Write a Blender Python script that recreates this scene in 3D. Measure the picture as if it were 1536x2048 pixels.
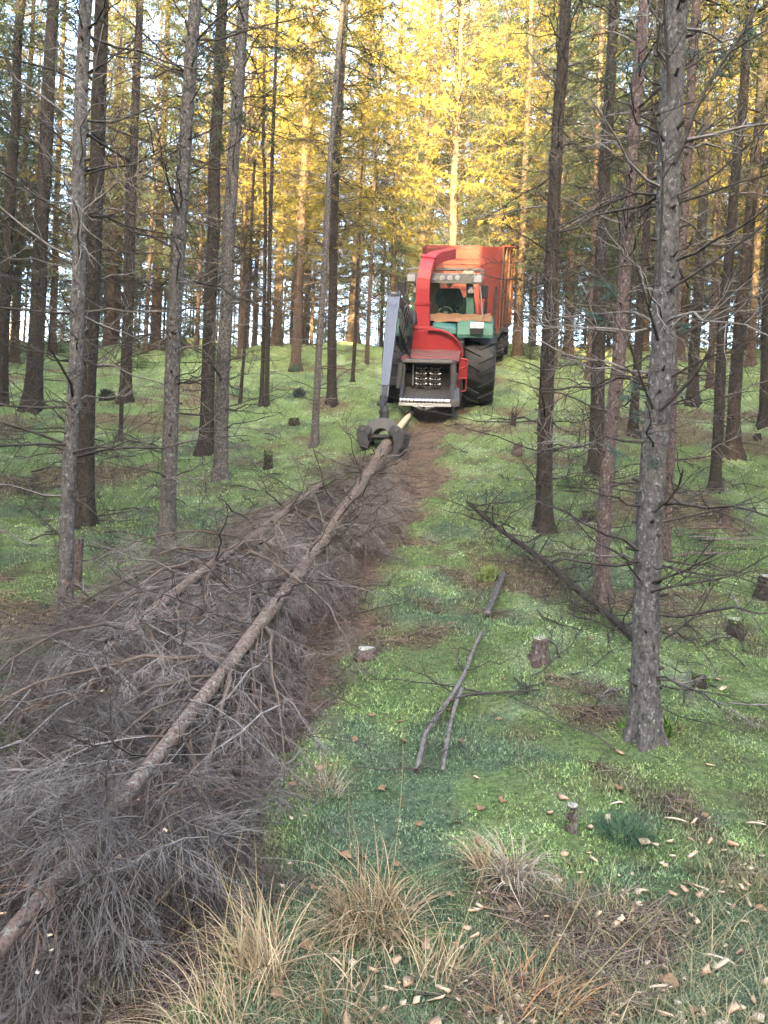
import bpy, math, random
import numpy as np
from mathutils import Vector, Matrix

sc = bpy.context.scene
for o in list(bpy.data.objects):
    bpy.data.objects.remove(o)

# ------------------------------------------------------------------ camera, sky, sun, exposure
F, RHO, EYE = 1538.0, math.radians(2.4), 1.55
cam = bpy.data.cameras.new('camera')
cam.sensor_fit = 'VERTICAL'; cam.sensor_height = 24.0; cam.lens = 24.0 * F / 2048.0
cam.clip_start = 0.05; cam.clip_end = 2000.0
camo = bpy.data.objects.new('camera', cam); sc.collection.objects.link(camo)
camo.matrix_world = (Matrix.Translation((0, 0, EYE)) @ Matrix.Rotation(math.radians(90), 4, 'X') @ Matrix.Rotation(RHO, 4, 'Z'))
sc.camera = camo

SUN_EL, SUN_AZ = math.radians(15.0), math.radians(184.0)     # azimuth of the sun itself: behind the camera
sd = Vector((math.sin(SUN_AZ) * math.cos(SUN_EL), math.cos(SUN_AZ) * math.cos(SUN_EL), math.sin(SUN_EL)))
world = bpy.data.worlds.new('World'); sc.world = world; world.use_nodes = True
wn = world.node_tree
sky = wn.nodes.new('ShaderNodeTexSky'); sky.sky_type = 'NISHITA'; sky.sun_disc = False
sky.sun_elevation = SUN_EL; sky.sun_rotation = SUN_AZ
sky.air_density = 1.0; sky.dust_density = 3.5; sky.ozone_density = 1.0
bg = wn.nodes['Background']; bg.inputs['Strength'].default_value = 0.15
wn.links.new(sky.outputs['Color'], bg.inputs['Color'])
sl = bpy.data.lights.new('sun', 'SUN'); sl.energy = 5.0; sl.angle = math.radians(0.53); sl.color = (1.0, 0.76, 0.35)
slo = bpy.data.objects.new('sun', sl); sc.collection.objects.link(slo)
slo.rotation_euler = sd.to_track_quat('Z', 'Y').to_euler()
sc.view_settings.view_transform = 'Standard'; sc.view_settings.look = 'None'
sc.view_settings.gamma = 1.0; sc.view_settings.use_curve_mapping = False
sc.view_settings.exposure = 4.5
sc.render.engine = 'CYCLES'
sc.cycles.max_bounces = 6; sc.cycles.diffuse_bounces = 3; sc.cycles.glossy_bounces = 2
sc.cycles.transmission_bounces = 4; sc.cycles.transparent_max_bounces = 8
sc.cycles.use_denoising = True
sc.cycles.caustics_reflective = False; sc.cycles.caustics_refractive = False

rng = np.random.default_rng(11)
random.seed(5)

# ------------------------------------------------------------------ numeric helpers
def _h(ix, iy, iz, seed):
    n = (ix.astype(np.int64) * 374761393 + iy.astype(np.int64) * 668265263 + iz.astype(np.int64) * 2147483647 + seed * 1274126177) & 0xFFFFFFFF
    n = ((n ^ (n >> 13)) * 1274126177) & 0xFFFFFFFF
    n = ((n ^ (n >> 16)) * 2246822519) & 0xFFFFFFFF
    return ((n ^ (n >> 15)) & 0xFFFF) / 32767.5 - 1.0

def vn(x, y, z=None, seed=0):
    x = np.asarray(x, float); y = np.asarray(y, float); z = np.zeros_like(x) if z is None else np.asarray(z, float)
    fx, fy, fz = np.floor(x), np.floor(y), np.floor(z)
    u, v, w = x - fx, y - fy, z - fz
    u = u * u * (3 - 2 * u); v = v * v * (3 - 2 * v); w = w * w * (3 - 2 * w)
    r = 0
    for i in (0, 1):
        for j in (0, 1):
            for k in (0, 1):
                r = r + _h(fx + i, fy + j, fz + k, seed) * (u if i else 1 - u) * (v if j else 1 - v) * (w if k else 1 - w)
    return r

def fbm(x, y, z=None, seed=0, o=3):
    r, a, f = 0, 1.0, 1.0
    for i in range(o):
        r = r + a * vn(x * f, y * f, None if z is None else z * f, seed + i * 17); a *= .5; f *= 2.03
    return r / 1.6

def sstep(a, b, x):
    t = np.clip((x - a) / (b - a), 0, 1); return t * t * (3 - 2 * t)

_K = np.array([-120, -60, -30, -5, 0, 2.2, 4, 6, 8.5, 12, 16.5, 20, 24, 28, 31, 36, 45, 70, 140, 400.])
_Z = np.array([-2.6, -2.5, -2.3, -1.7, -1.55, -1.42, -1.16, -.75, -.2, .85, 2.35, 3.55, 4.85, 5.95, 6.4, 6.2, 4.7, 0, -8, -12.])
_t = np.arange(-120, 400, .05)
_z = np.convolve(np.pad(np.interp(_t, _K, _Z), 20, mode='edge'), np.ones(41) / 41, 'valid')

def hbase(x, y):
    x = np.asarray(x, float); y = np.asarray(y, float)
    s = np.clip((y - 4) / 20, 0, 1); s = s * s * (3 - 2 * s) * np.clip(1 - (y - 30) / 60, 0, 1)
    return np.interp(y, _t, _z) + .04 * np.clip(x, -25, 25) * s + EYE

def ray(px, py):
    a = (px - 768) / F; b = (1024 - py) / F; c, s = math.cos(RHO), math.sin(RHO)
    return np.array([a * c - b * s, 1., a * s + b * c])

_D = np.arange(1.5, 60, .01)
def at(px, py, clear=0.0, detail=True):
    """the point of the ground (or CLEAR metres above it) that the sight line meets"""
    r = ray(px, py)
    g = (hgt if detail else hbase)(r[0] * _D, _D) + clear - (EYE + r[2] * _D)
    i = int(np.argmax(g > 0)) if (g > 0).any() else len(_D) - 1
    return np.array([r[0] * _D[i], _D[i], EYE + r[2] * _D[i]])

def along(px, py, d):
    r = ray(px, py); return np.array([r[0] * d, d, EYE + r[2] * d])

# the track that the machine has driven and dragged bare (ground-plane centre line and half width)
_TR = [(872, 815, .72), (862, 850, .62), (828, 905, .62), (783, 985, .72), (742, 1060, .70), (690, 1130, .60), (615, 1220, .56), (500, 1350, .58), (370, 1500, .62), (200, 1660, .7), (0, 1850, .8)]
_TP = []
for px, py, w in _TR:
    p = at(px, py, 0, False); _TP.append((p[0], p[1], w))
_TP = [(2.4, 26, 1.3), (1.9, 21.5, 1.25), (1.35, 18, 1.2)] + _TP
_TP = np.array(_TP)

def track(x, y):
    """0..1: how much bare needle litter"""
    o = np.argsort(_TP[:, 1]); yy = _TP[o, 1]
    cx = np.interp(y, yy, _TP[o, 0]); w = np.interp(y, yy, _TP[o, 2])
    d = np.abs(x - cx) / w + .35 * vn(x * 2.1, y * 2.1, seed=91) + .22 * vn(x * 6.3, y * 6.3, seed=92)
    return (1 - sstep(.55, 1.05, d)) * (y < 31) * (y > .5)

def hgt(x, y):
    x = np.asarray(x, float); y = np.asarray(y, float)
    far = np.clip(y / 12, .4, 1.6)
    tr = 0
    b = .08 * far * fbm(x * .75, y * .75, seed=3) + .062 * np.clip(y / 5, .6, 1.5) * fbm(x * 2.2, y * 2.2, seed=8, o=3) + .03 * np.clip(y / 5, .7, 1.6) * (1 - np.abs(vn(x * 3.7, y * 3.7, seed=10))) ** 2 + .022 * np.abs(vn(x * 5.5, y * 5.5, seed=9)) * np.clip(y / 5, .6, 1.5)
    b = b + .30 * np.clip((y - 9) / 14, 0, 1) * np.clip(1 - (y - 34) / 20, 0, 1) * (fbm(x * .38, y * .38, seed=23, o=2) + .12) * np.clip(np.abs(x - 1.6) / 3.0, 0, 1)
    hum = np.clip(vn(x * .55, y * .55, seed=21) - .25, 0, 1) * .28 * np.clip((y - 5) / 8, 0, 1)
    t = track(x, y)
    return hbase(x, y) + (b + hum) * (1 - .65 * t) - .07 * t

def groundcol(x, y):
    n1 = fbm(x * .9, y * .9, seed=31); n2 = fbm(x * 1.5 + 5, y * 1.3, seed=41, o=4); n3 = fbm(x * .8, y * 1.1 + 9, seed=51, o=4)
    n4 = vn(x * 9, y * 9, seed=61); n5 = fbm(x * 4.2, y * 4.2, seed=65, o=3)
    c = np.stack([.146 + .03 * n1 + .05 * n5, .194 + .03 * n1 + .06 * n5, .070 + .010 * n1 + .018 * n5], -1)
    pale = sstep(.1, .5, n5 + .5 * n1)[..., None] * .55
    c = c * (1 - pale) + np.array([.25, .30, .165]) * pale
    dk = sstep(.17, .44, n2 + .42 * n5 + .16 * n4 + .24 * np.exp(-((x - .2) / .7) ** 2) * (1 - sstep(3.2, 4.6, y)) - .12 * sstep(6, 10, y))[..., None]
    c = c * (1 - .72 * dk) + np.array([.060, .090, .056]) * dk * .72
    br = sstep(.22, .5, n3 + .22 * sstep(2.0, 4.5, x) * sstep(5, 9, y) * (1 - sstep(14, 20, y)) + .06 * (1 - sstep(-6.5, -3.5, x)) + .12 * n5 - .02 - .25 * (1 - sstep(2.2, 3.6, y)))[..., None] * .85
    c = c * (1 - br) + np.array([.125, .092, .055]) * br
    front = (1 - sstep(1.9, 2.9, y + .35 * n1))[..., None] * .25
    c = c * (1 - front) + np.array([.14, .125, .075]) * front
    sp = sstep(.30, .66, vn(x * 6.5, y * 6.5, seed=71) * .6 + vn(x * 2.3, y * 2.3, seed=72) * .55)[..., None] * .7
    c = c * (1 - sp) + np.array([.085, .066, .04]) * sp
    t = np.maximum(track(x, y), 0)[..., None]
    lit = np.stack([.105 + .03 * n4, .070 + .02 * n4, .048 + .012 * n4], -1)
    c = c * (1 - t) + lit * t
    return np.clip(c, .01, .6)

def mesh_np(name, V, Fq, mat=None, smooth=False, col=None, colname='Col'):
    """mesh from numpy vertices and faces (an (n,3) or (n,4) index array, or a list of such arrays)"""
    if not isinstance(Fq, (list, tuple)):
        Fq = [Fq]
    me = bpy.data.meshes.new(name)
    V = np.ascontiguousarray(V, np.float32)
    me.vertices.add(len(V)); me.vertices.foreach_set('co', V.ravel())
    tot = np.concatenate([np.full(len(f), f.shape[1]) for f in Fq]); idx = np.concatenate([f.ravel() for f in Fq]).astype(np.int32)
    me.loops.add(len(idx)); me.loops.foreach_set('vertex_index', idx)
    me.polygons.add(len(tot)); st = np.concatenate([[0], np.cumsum(tot)[:-1]]).astype(np.int32)
    me.polygons.foreach_set('loop_start', st)
    me.update(calc_edges=True)
    if smooth:
        me.polygons.foreach_set('use_smooth', np.ones(len(tot), bool))
    if col is not None:
        a = me.color_attributes.new(colname, 'FLOAT_COLOR', 'POINT')
        c4 = np.ones((len(V), 4), np.float32); c4[:, :3] = col
        a.data.foreach_set('color', c4.ravel())
    if mat is not None:
        me.materials.append(mat)
    me.validate()
    return me

def link(name, me, parent=None, M=None, **props):
    o = bpy.data.objects.new(name, me); sc.collection.objects.link(o)
    if parent is not None:
        o.parent = parent
    if M is not None:
        o.matrix_local = M if parent is not None else M
    for k, v in props.items():
        o[k] = v
    return o

def tubes(P, R, k=3, tipclose=False):
    """P (N,S,3), R (N,S) -> verts, quads for N open tubes of k sides"""
    P = np.asarray(P, float); R = np.asarray(R, float)
    N, S, _ = P.shape
    T = np.empty_like(P); T[:, 1:-1] = P[:, 2:] - P[:, :-2]; T[:, 0] = P[:, 1] - P[:, 0]; T[:, -1] = P[:, -1] - P[:, -2]
    T /= np.linalg.norm(T, axis=-1, keepdims=True) + 1e-9
    ref = np.where(np.abs(T[:, :1, 2:3]) > .9, np.array([1., 0, 0]), np.array([0, 0, 1.]))
    A = np.cross(T, np.broadcast_to(ref, T.shape)); A /= np.linalg.norm(A, axis=-1, keepdims=True) + 1e-9
    B = np.cross(T, A)
    th = np.arange(k) * 2 * np.pi / k
    V = P[:, :, None] + R[:, :, None, None] * (A[:, :, None] * np.cos(th)[:, None] + B[:, :, None] * np.sin(th)[:, None])
    i = np.arange(N)[:, None, None] * S * k + np.arange(S - 1)[None, :, None] * k
    j = np.arange(k)[None, None]; j2 = (j + 1) % k
    Q = np.stack([i + j, i + j2, i + k + j2, i + k + j], -1).reshape(-1, 4)
    return V.reshape(-1, 3), Q

def cat(parts):
    """join (V,F) pairs"""
    Vs, Fs, n = [], {}, 0
    for V, Fc in parts:
        for f in (Fc if isinstance(Fc, list) else [Fc]):
            Fs.setdefault(f.shape[1], []).append(f + n)
        Vs.append(V); n += len(V)
    return np.concatenate(Vs), [np.concatenate(v) for v in Fs.values()]

def unit(v):
    return v / (np.linalg.norm(v, axis=-1, keepdims=True) + 1e-9)

# ------------------------------------------------------------------ materials
def newmat(name, rough=.85, spec=.25):
    m = bpy.data.materials.new(name); m.use_nodes = True
    nt = m.node_tree; b = nt.nodes['Principled BSDF']
    b.inputs['Roughness'].default_value = rough; b.inputs['Specular IOR Level'].default_value = spec
    return m, nt, b

def nd(nt, t, **kw):
    n = nt.nodes.new(t)
    for k, v in kw.items():
        if k in n.inputs.keys():
            n.inputs[k].default_value = v
        else:
            setattr(n, k, v)
    return n

def ramp(nt, fac, stops):
    r = nt.nodes.new('ShaderNodeValToRGB'); e = r.color_ramp.elements
    while len(e) < len(stops):
        e.new(.5)
    for i, (p, c) in enumerate(stops):
        e[i].position = p; e[i].color = (*c, 1) if len(c) == 3 else c
    nt.links.new(fac, r.inputs['Fac']); return r.outputs['Color']

def mixc(nt, fac, a, b, mode='MIX'):
    n = nt.nodes.new('ShaderNodeMix'); n.data_type = 'RGBA'; n.blend_type = mode
    for s, v in ((n.inputs['Factor'], fac), (n.inputs['A'], a), (n.inputs['B'], b)):
        if hasattr(v, 'links') or hasattr(v, 'is_linked'):
            nt.links.new(v, s)
        elif isinstance(v, (int, float)):
            s.default_value = v
        else:
            s.default_value = (*v, 1)
    return n.outputs['Result']

def noise_out(nt, vec, scale, detail=4, rough=.6, dist=0):
    n = nd(nt, 'ShaderNodeTexNoise'); n.inputs['Scale'].default_value = scale; n.inputs['Detail'].default_value = detail
    n.inputs['Roughness'].default_value = rough; n.inputs['Distortion'].default_value = dist
    if vec is not None:
        nt.links.new(vec, n.inputs['Vector'])
    return n.outputs['Fac']

def mapped(nt, scale=(1, 1, 1), rand=True):
    tc = nt.nodes.new('ShaderNodeTexCoord'); mp = nt.nodes.new('ShaderNodeMapping'); mp.inputs['Scale'].default_value = scale
    nt.links.new(tc.outputs['Object'], mp.inputs['Vector'])
    if rand:
        oi = nt.nodes.new('ShaderNodeObjectInfo'); mu = nd(nt, 'ShaderNodeMath', operation='MULTIPLY'); mu.inputs[1].default_value = 37.0
        nt.links.new(oi.outputs['Random'], mu.inputs[0])
        cx = nt.nodes.new('ShaderNodeCombineXYZ'); nt.links.new(mu.outputs[0], cx.inputs['Z']); nt.links.new(mu.outputs[0], cx.inputs['X'])
        nt.links.new(cx.outputs[0], mp.inputs['Location'])
    return mp.outputs['Vector']

def bump(nt, b, h, strength=.5, dist=.02):
    n = nt.nodes.new('ShaderNodeBump'); n.inputs['Strength'].default_value = strength; n.inputs['Distance'].default_value = dist
    nt.links.new(h, n.inputs['Height']); nt.links.new(n.outputs['Normal'], b.inputs['Normal'])

def bark(name, dark, mid, light, lichen, lich_amt, bumpd=.012, scale=1.0):
    m, nt, b = newmat(name, .92, .15)
    v = mapped(nt, (19 * scale, 19 * scale, 11 * scale)); v2 = mapped(nt, (1.6, 1.6, .8)); v3 = mapped(nt, (30 * scale, 30 * scale, 22 * scale))
    vo = nd(nt, 'ShaderNodeTexVoronoi', feature='F1'); vo.inputs['Scale'].default_value = 3.2; nt.links.new(v, vo.inputs['Vector'])
    n1 = noise_out(nt, v, 2.2, 6, .7, .6); n2 = noise_out(nt, v2, 1.6, 4, .6); n3 = noise_out(nt, v3, 1.5, 4, .75)
    c = ramp(nt, n1, [(.34, dark), (.5, mid), (.68, light)])
    c = mixc(nt, ramp(nt, n2, [(.42, (0, 0, 0)), (.66, (.75, .75, .75))]), c, mid, 'MIX')
    c = mixc(nt, ramp(nt, n3, [(.60 - lich_amt * .16, (0, 0, 0)), (.68 - lich_amt * .1, (1, 1, 1))]), c, lichen)
    crack = ramp(nt, vo.outputs['Distance'], [(.0, (1, 1, 1)), (.55, (.96, .96, .96)), (.85, (.5, .5, .5))])
    c = mixc(nt, 1.0, c, crack, 'MULTIPLY')
    nt.links.new(c, b.inputs['Base Color'])
    ad = nd(nt, 'ShaderNodeMath', operation='MULTIPLY_ADD'); nt.links.new(vo.outputs['Distance'], ad.inputs[0]); ad.inputs[1].default_value = -.8
    nt.links.new(n1, ad.inputs[2])
    bump(nt, b, ad.outputs[0], .8, bumpd * .55)
    return m

M = {}
M['bark_grey'] = bark('bark_grey', (0.01892, 0.01548, 0.0129), (0.06708, 0.05848, 0.05246), (0.1075, 0.09718, 0.08772), (0.1806, 0.1789, 0.1634), .24)
M['bark_brown'] = bark('bark_brown', (0.00888, 0.00703, 0.00592), (0.0296, 0.02294, 0.01776), (0.04588, 0.037, 0.02886), (0.074, 0.07252, 0.0592), .15)
M['bark_red'] = bark('bark_red', (.021, .015, .013), (.076, .052, .045), (.105, .082, .072), (.17, .16, .145), .24)
M['bark_far'] = bark('bark_far', (0.0187, 0.0136, 0.01063), (0.07225, 0.0476, 0.0323), (0.1105, 0.0782, 0.0544), (0.1445, 0.1232, 0.0935), .2)
M['log_bark'] = bark('log_bark', (0.0399, 0.0266, 0.0209), (0.1187, 0.07885, 0.0627), (0.1757, 0.1302, 0.1064), (0.209, 0.2232, 0.171), .38, .008)

def plain(name, c1, c2, scale=14, rough=.8, spec=.3, metal=0.0, bumps=.25, bd=.004, det=5):
    m, nt, b = newmat(name, rough, spec); v = mapped(nt)
    n = noise_out(nt, v, scale, det, .65)
    nt.links.new(ramp(nt, n, [(.35, c1), (.65, c2)]), b.inputs['Base Color'])
    b.inputs['Metallic'].default_value = metal
    if bumps:
        bump(nt, b, n, bumps, bd)
    return m

M['twig'] = plain('dead_twig', (0.0238, 0.01955, 0.01615), (0.0663, 0.05525, 0.04675), 20, .9, .1)
M['twig_pale'] = plain('pale_twig', (.09, .078, .068), (.18, .155, .138), 20, .9, .1)
M['brush'] = plain('brush_twig', (.11, .088, .075), (.235, .195, .172), 5, .9, .1)
M['wood'] = plain('fresh_wood', (.36, .25, .15), (.52, .39, .26), 30, .75, .2)
M['wood_grey'] = plain('weathered_wood', (0.06375, 0.0527, 0.0459), (0.136, 0.1173, 0.1037), 26, .85, .2)
M['leaf'] = plain('dry_leaf', (.12, .065, .032), (.22, .125, .065), 30, .7, .3)
M['cut_grey'] = plain('weathered_cut_wood', (.22, .19, .165), (.33, .29, .25), 30, .85, .2)
M['litter'] = plain('needle_litter', (.06, .042, .03), (.13, .088, .06), 40, .95, .1, 0, .6, .02)

M['chip_pale'] = plain('pale_chip', (.31, .235, .155), (.45, .355, .25), 40, .75, .2)
M['chip_tan'] = plain('tan_chip', (.28, .165, .10), (.43, .29, .18), 40, .75, .2)

def needles(name, cols, trans=.4):
    m = bpy.data.materials.new(name); m.use_nodes = True; nt = m.node_tree; b = nt.nodes['Principled BSDF']
    b.inputs['Roughness'].default_value = .6; b.inputs['Specular IOR Level'].default_value = .2
    v = mapped(nt); n = noise_out(nt, v, 1.3, 3, .6); n2 = noise_out(nt, v, 17, 2, .6)
    c = ramp(nt, n, [(.3, cols[0]), (.5, cols[1]), (.7, cols[2])])
    c = mixc(nt, ramp(nt, n2, [(.35, (0, 0, 0)), (.7, (.7, .7, .7))]), c, cols[3])
    nt.links.new(c, b.inputs['Base Color'])
    t = nt.nodes.new('ShaderNodeBsdfTranslucent'); nt.links.new(c, t.inputs['Color'])
    mx = nt.nodes.new('ShaderNodeMixShader'); mx.inputs[0].default_value = trans
    nt.links.new(b.outputs[0], mx.inputs[1]); nt.links.new(t.outputs[0], mx.inputs[2])
    nt.links.new(mx.outputs[0], nt.nodes['Material Output'].inputs['Surface'])
    return m
M['needle'] = needles('spruce_needles', [(.035, .062, .030), (.062, .088, .036), (.095, .10, .038), (.045, .075, .045)], .45)
M['needle_sungold'] = needles('sun_gold_needles', [(.20, .17, .036), (.29, .23, .044), (.32, .215, .045), (.22, .20, .045)], .5)  # sunlit gold of the bright centre put into the needle colour
M['needle_blue'] = needles('blue_green_needles', [(.06, .11, .085), (.08, .14, .11), (.10, .16, .13), (.05, .10, .08)])

def vcol(name, rough=.9, trans=0.0, fine=0.0, spec=.15):
    m, nt, b = newmat(name, rough, spec)
    a = nd(nt, 'ShaderNodeVertexColor', layer_name='Col'); c = a.outputs['Color']
    if fine:
        v = mapped(nt, rand=False); n = noise_out(nt, v, 34, 6, .75); n2 = noise_out(nt, v, 7, 4, .7)
        c = mixc(nt, 1.0, c, ramp(nt, n, [(.3, (.25, .25, .25)), (.7, (1.8, 1.8, 1.8))]), 'MULTIPLY')
        c = mixc(nt, ramp(nt, n2, [(.55, (0, 0, 0)), (.75, (.6, .6, .6))]), c, (.10, .085, .05))
        bump(nt, b, n, 1.0, .03)
    nt.links.new(c, b.inputs['Base Color'])
    if trans:
        t = nt.nodes.new('ShaderNodeBsdfTranslucent'); nt.links.new(c, t.inputs['Color'])
        mx = nt.nodes.new('ShaderNodeMixShader'); mx.inputs[0].default_value = trans
        nt.links.new(b.outputs[0], mx.inputs[1]); nt.links.new(t.outputs[0], mx.inputs[2])
        nt.links.new(mx.outputs[0], nt.nodes['Material Output'].inputs['Surface'])
    return m
M['ground'] = vcol('forest_floor', .95, 0, 1.0, .1)
M['blade'] = vcol('moss_blades', .7, .3)
M['straw'] = vcol('dry_grass', .65, .25)

def paint(name, col, dirt=(.10, .075, .05), amt=.5, rough=.45, fade=None, metal=0.0):
    m, nt, b = newmat(name, rough, .5); v = mapped(nt, rand=False)
    n = noise_out(nt, v, 3.5, 6, .7, .4); n2 = noise_out(nt, v, 22, 5, .7)
    c = mixc(nt, ramp(nt, n, [(.35, (0, 0, 0)), (.75, (.8, .8, .8))]), col, fade or tuple(x * .8 for x in col))
    c = mixc(nt, ramp(nt, n2, [(.62 - .2 * amt, (0, 0, 0)), (.80 - .1 * amt, (amt, amt, amt))]), c, dirt)
    nt.links.new(c, b.inputs['Base Color'])
    nt.links.new(ramp(nt, n2, [(.3, (rough, rough, rough)), (.75, (.9, .9, .9))]), b.inputs['Roughness'])
    b.inputs['Metallic'].default_value = metal
    bump(nt, b, n2, .12, .003)
    return m
M['red'] = paint('red_paint', (.235, .006, .010), dirt=(.07, .035, .03), amt=.25, fade=(.18, .010, .012), rough=.4)
M['red_dusty'] = paint('dusty_red_paint', (0.1326, 0.01872, 0.0234), dirt=(0.1014, 0.0663, 0.0468), amt=.9, rough=.7)
M['red_trailer'] = paint('trailer_red_paint', (.125, .010, .007), dirt=(.05, .022, .014), amt=.5, rough=.6, fade=(.105, .016, .009))
M['rust'] = paint('rusty_panel', (0.0858, 0.0234, 0.01092), dirt=(0.0546, 0.02184, 0.01092), amt=.8, rough=.75, fade=(0.1014, 0.0351, 0.01716))
M['green'] = paint('green_paint', (0.02402, 0.09266, 0.05491), amt=.45, fade=(0.03432, 0.1064, 0.0755))
M['teal'] = paint('teal_paint', (0.0151, 0.07894, 0.06864), amt=.35, fade=(0.02059, 0.09266, 0.08237))
M['boom'] = paint('blue_grey_paint', (0.05248, 0.06478, 0.0984), dirt=(0.0738, 0.0738, 0.082), amt=.3, rough=.4, fade=(0.06068, 0.07134, 0.1025))
M['boom_edge'] = paint('pale_edge_paint', (0.0936, 0.1061, 0.1498), amt=.2, rough=.4)
M['black'] = paint('black_plastic', (0.00936, 0.00936, 0.01092), dirt=(0.039, 0.0351, 0.0312), amt=.4, rough=.5)
M['rubber'] = paint('tyre_rubber', (0.004992, 0.004992, 0.00624), dirt=(0.01248, 0.01123, 0.009984), amt=.3, rough=.5)
M['steel_dark'] = paint('dark_steel', (0.01747, 0.01747, 0.01747), dirt=(0.03744, 0.02995, 0.02246), amt=.7, rough=.4, metal=.4, fade=(0.0312, 0.02995, 0.0287))
M['steel'] = paint('worn_steel', (0.0663, 0.06298, 0.061), dirt=(0.04972, 0.03779, 0.02851), amt=.7, rough=.42, metal=.5)
M['chrome'] = paint('polished_steel', (0.429, 0.429, 0.4524), dirt=(0.1404, 0.1248, 0.1092), amt=.3, rough=.18, metal=1.0)
M['grapple'] = paint('grapple_steel', (0.0221, 0.0221, 0.0238), dirt=(0.0425, 0.0357, 0.0289), amt=.5, rough=.42, metal=.3, fade=(0.034, 0.034, 0.0357))
M['grapple_body'] = paint('grapple_body_steel', (.060, .060, .062), dirt=(.06, .05, .04), amt=.5, rough=.45, metal=.2, fade=(.085, .085, .088))
M['dirtchips'] = plain('wood_chip_litter', (0.1092, 0.0585, 0.0312), (0.2652, 0.1482, 0.078), 45, .9, .1, 0, 1.0, .03)
M['grey'] = paint('grey_light_bar', (0.117, 0.1131, 0.1053), dirt=(0.0936, 0.078, 0.0624), amt=.6, rough=.6)
M['lamp'] = paint('lamp_glass', (0.273, 0.2808, 0.2964), dirt=(0.156, 0.1482, 0.1404), amt=.3, rough=.15)
M['cloth'] = plain('dark_clothing', (.012, .013, .016), (.025, .026, .03), 20, .9, .1)
M['skin'] = plain('skin', (.42, .26, .19), (.48, .30, .22), 20, .6, .3)
M['tan'] = plain('tan_cab_lining', (.24, .17, .11), (.32, .23, .15), 8, .8, .2)
M['white'] = paint('off_white_plastic', (.34, .34, .32), amt=.2, rough=.4)

def glassmat(name, tint=(.86, .9, .88), gl=.12):
    m = bpy.data.materials.new(name); m.use_nodes = True; nt = m.node_tree; nt.nodes.remove(nt.nodes['Principled BSDF'])
    t = nt.nodes.new('ShaderNodeBsdfTransparent'); t.inputs['Color'].default_value = (*tint, 1)
    g = nt.nodes.new('ShaderNodeBsdfGlossy'); g.inputs['Roughness'].default_value = .06
    fr = nt.nodes.new('ShaderNodeFresnel'); fr.inputs['IOR'].default_value = 1.5
    mx = nt.nodes.new('ShaderNodeMixShader'); nt.links.new(fr.outputs[0], mx.inputs[0])
    nt.links.new(t.outputs[0], mx.inputs[1]); nt.links.new(g.outputs[0], mx.inputs[2])
    nt.links.new(mx.outputs[0], nt.nodes['Material Output'].inputs['Surface'])
    return m
M['glass'] = glassmat('window_glass')

# ------------------------------------------------------------------ ground
def build_ground():
    t = np.linspace(-1, 1, 420); xs = 3.5 * np.sinh(4.3 * t)
    ya = np.linspace(1.2, 9, 230); yb = 9 + (32 - 9) * np.linspace(0, 1, 190)[1:] ** 1.15
    yc = 32 + 340 * np.linspace(0, 1, 60)[1:] ** 2.2; yd = 1.2 - 110 * np.linspace(0, 1, 40)[1:][::-1] ** 2
    ys = np.concatenate([yd, ya, yb, yc])
    X, Y = np.meshgrid(xs, ys); Z = hgt(X, Y)
    V = np.stack([X, Y, Z], -1).reshape(-1, 3)
    nx, ny = len(xs), len(ys)
    i = np.arange(ny - 1)[:, None] * nx + np.arange(nx - 1)[None]
    Q = np.stack([i, i + 1, i + nx + 1, i + nx], -1).reshape(-1, 4)
    me = mesh_np('ground', V, Q, M['ground'], True, (groundcol(X, Y) * (.60 + .40 * np.maximum(sstep(9, 18, Y), track(X, Y)))[..., None]).reshape(-1, 3))     # dead moss below, with the gap shade between blades put into its colour
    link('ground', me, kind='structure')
build_ground()

# ------------------------------------------------------------------ moss and low ground cover (stuff nobody could count)
def fan_points(n, d0, d1, half=.56):
    """n points with even density over the picture: dense near, thin far"""
    u = rng.random(n); d = 1 / (1 / d0 + u * (1 / d1 - 1 / d0))
    x = (rng.random(n) * 2 - 1) * (half * d + .35)
    return x, d

def blades(x, y, hgt_, wid, lean, z=None, curl=.5, col=None, seg=1):
    """one curved triangle-tipped blade per point"""
    n = len(x); z = hgt(x, y) if z is None else z
    az = rng.random(n) * 2 * np.pi; fa = rng.random(n) * 2 * np.pi
    L = np.stack([np.cos(az), np.sin(az), 0 * az], -1); W = np.stack([np.cos(fa), np.sin(fa), 0 * fa], -1) * (wid / 2)[:, None]
    b = np.stack([x, y, z - .004], -1)
    up = np.array([0, 0, 1.])
    if seg == 1:
        tip = b + L * (hgt_ * lean)[:, None] + up * (hgt_ * np.sqrt(np.clip(1 - lean ** 2, .05, 1)))[:, None]
        V = np.stack([b - W, b + W, tip], 1).reshape(-1, 3)
        Fc = np.arange(n * 3).reshape(-1, 3)
        C = None if col is None else np.repeat(col, 3, 0)
        return V, Fc, C
    s = np.linspace(0, 1, seg + 1)
    pts = []
    for k in s:
        ang = lean * (.35 + curl * k)
        pts.append((np.sin(ang * k * 1.2), np.cos(ang * k * .9) * k - .25 * (ang * k) ** 2))
    V = []
    for k, (a, c) in zip(s, pts):
        p = b + L * (hgt_ * a)[:, None] + up * (hgt_ * c)[:, None]
        w = W * (1 - .85 * k)
        V += [p - w, p + w]
    V = np.stack(V, 1).reshape(-1, 3); m = 2 * (seg + 1)
    i = np.arange(n)[:, None] * m + np.arange(seg)[None] * 2
    Q = np.stack([i, i + 1, i + 3, i + 2], -1).reshape(-1, 4)
    return V, Q, (None if col is None else np.repeat(col, m, 0))

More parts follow.
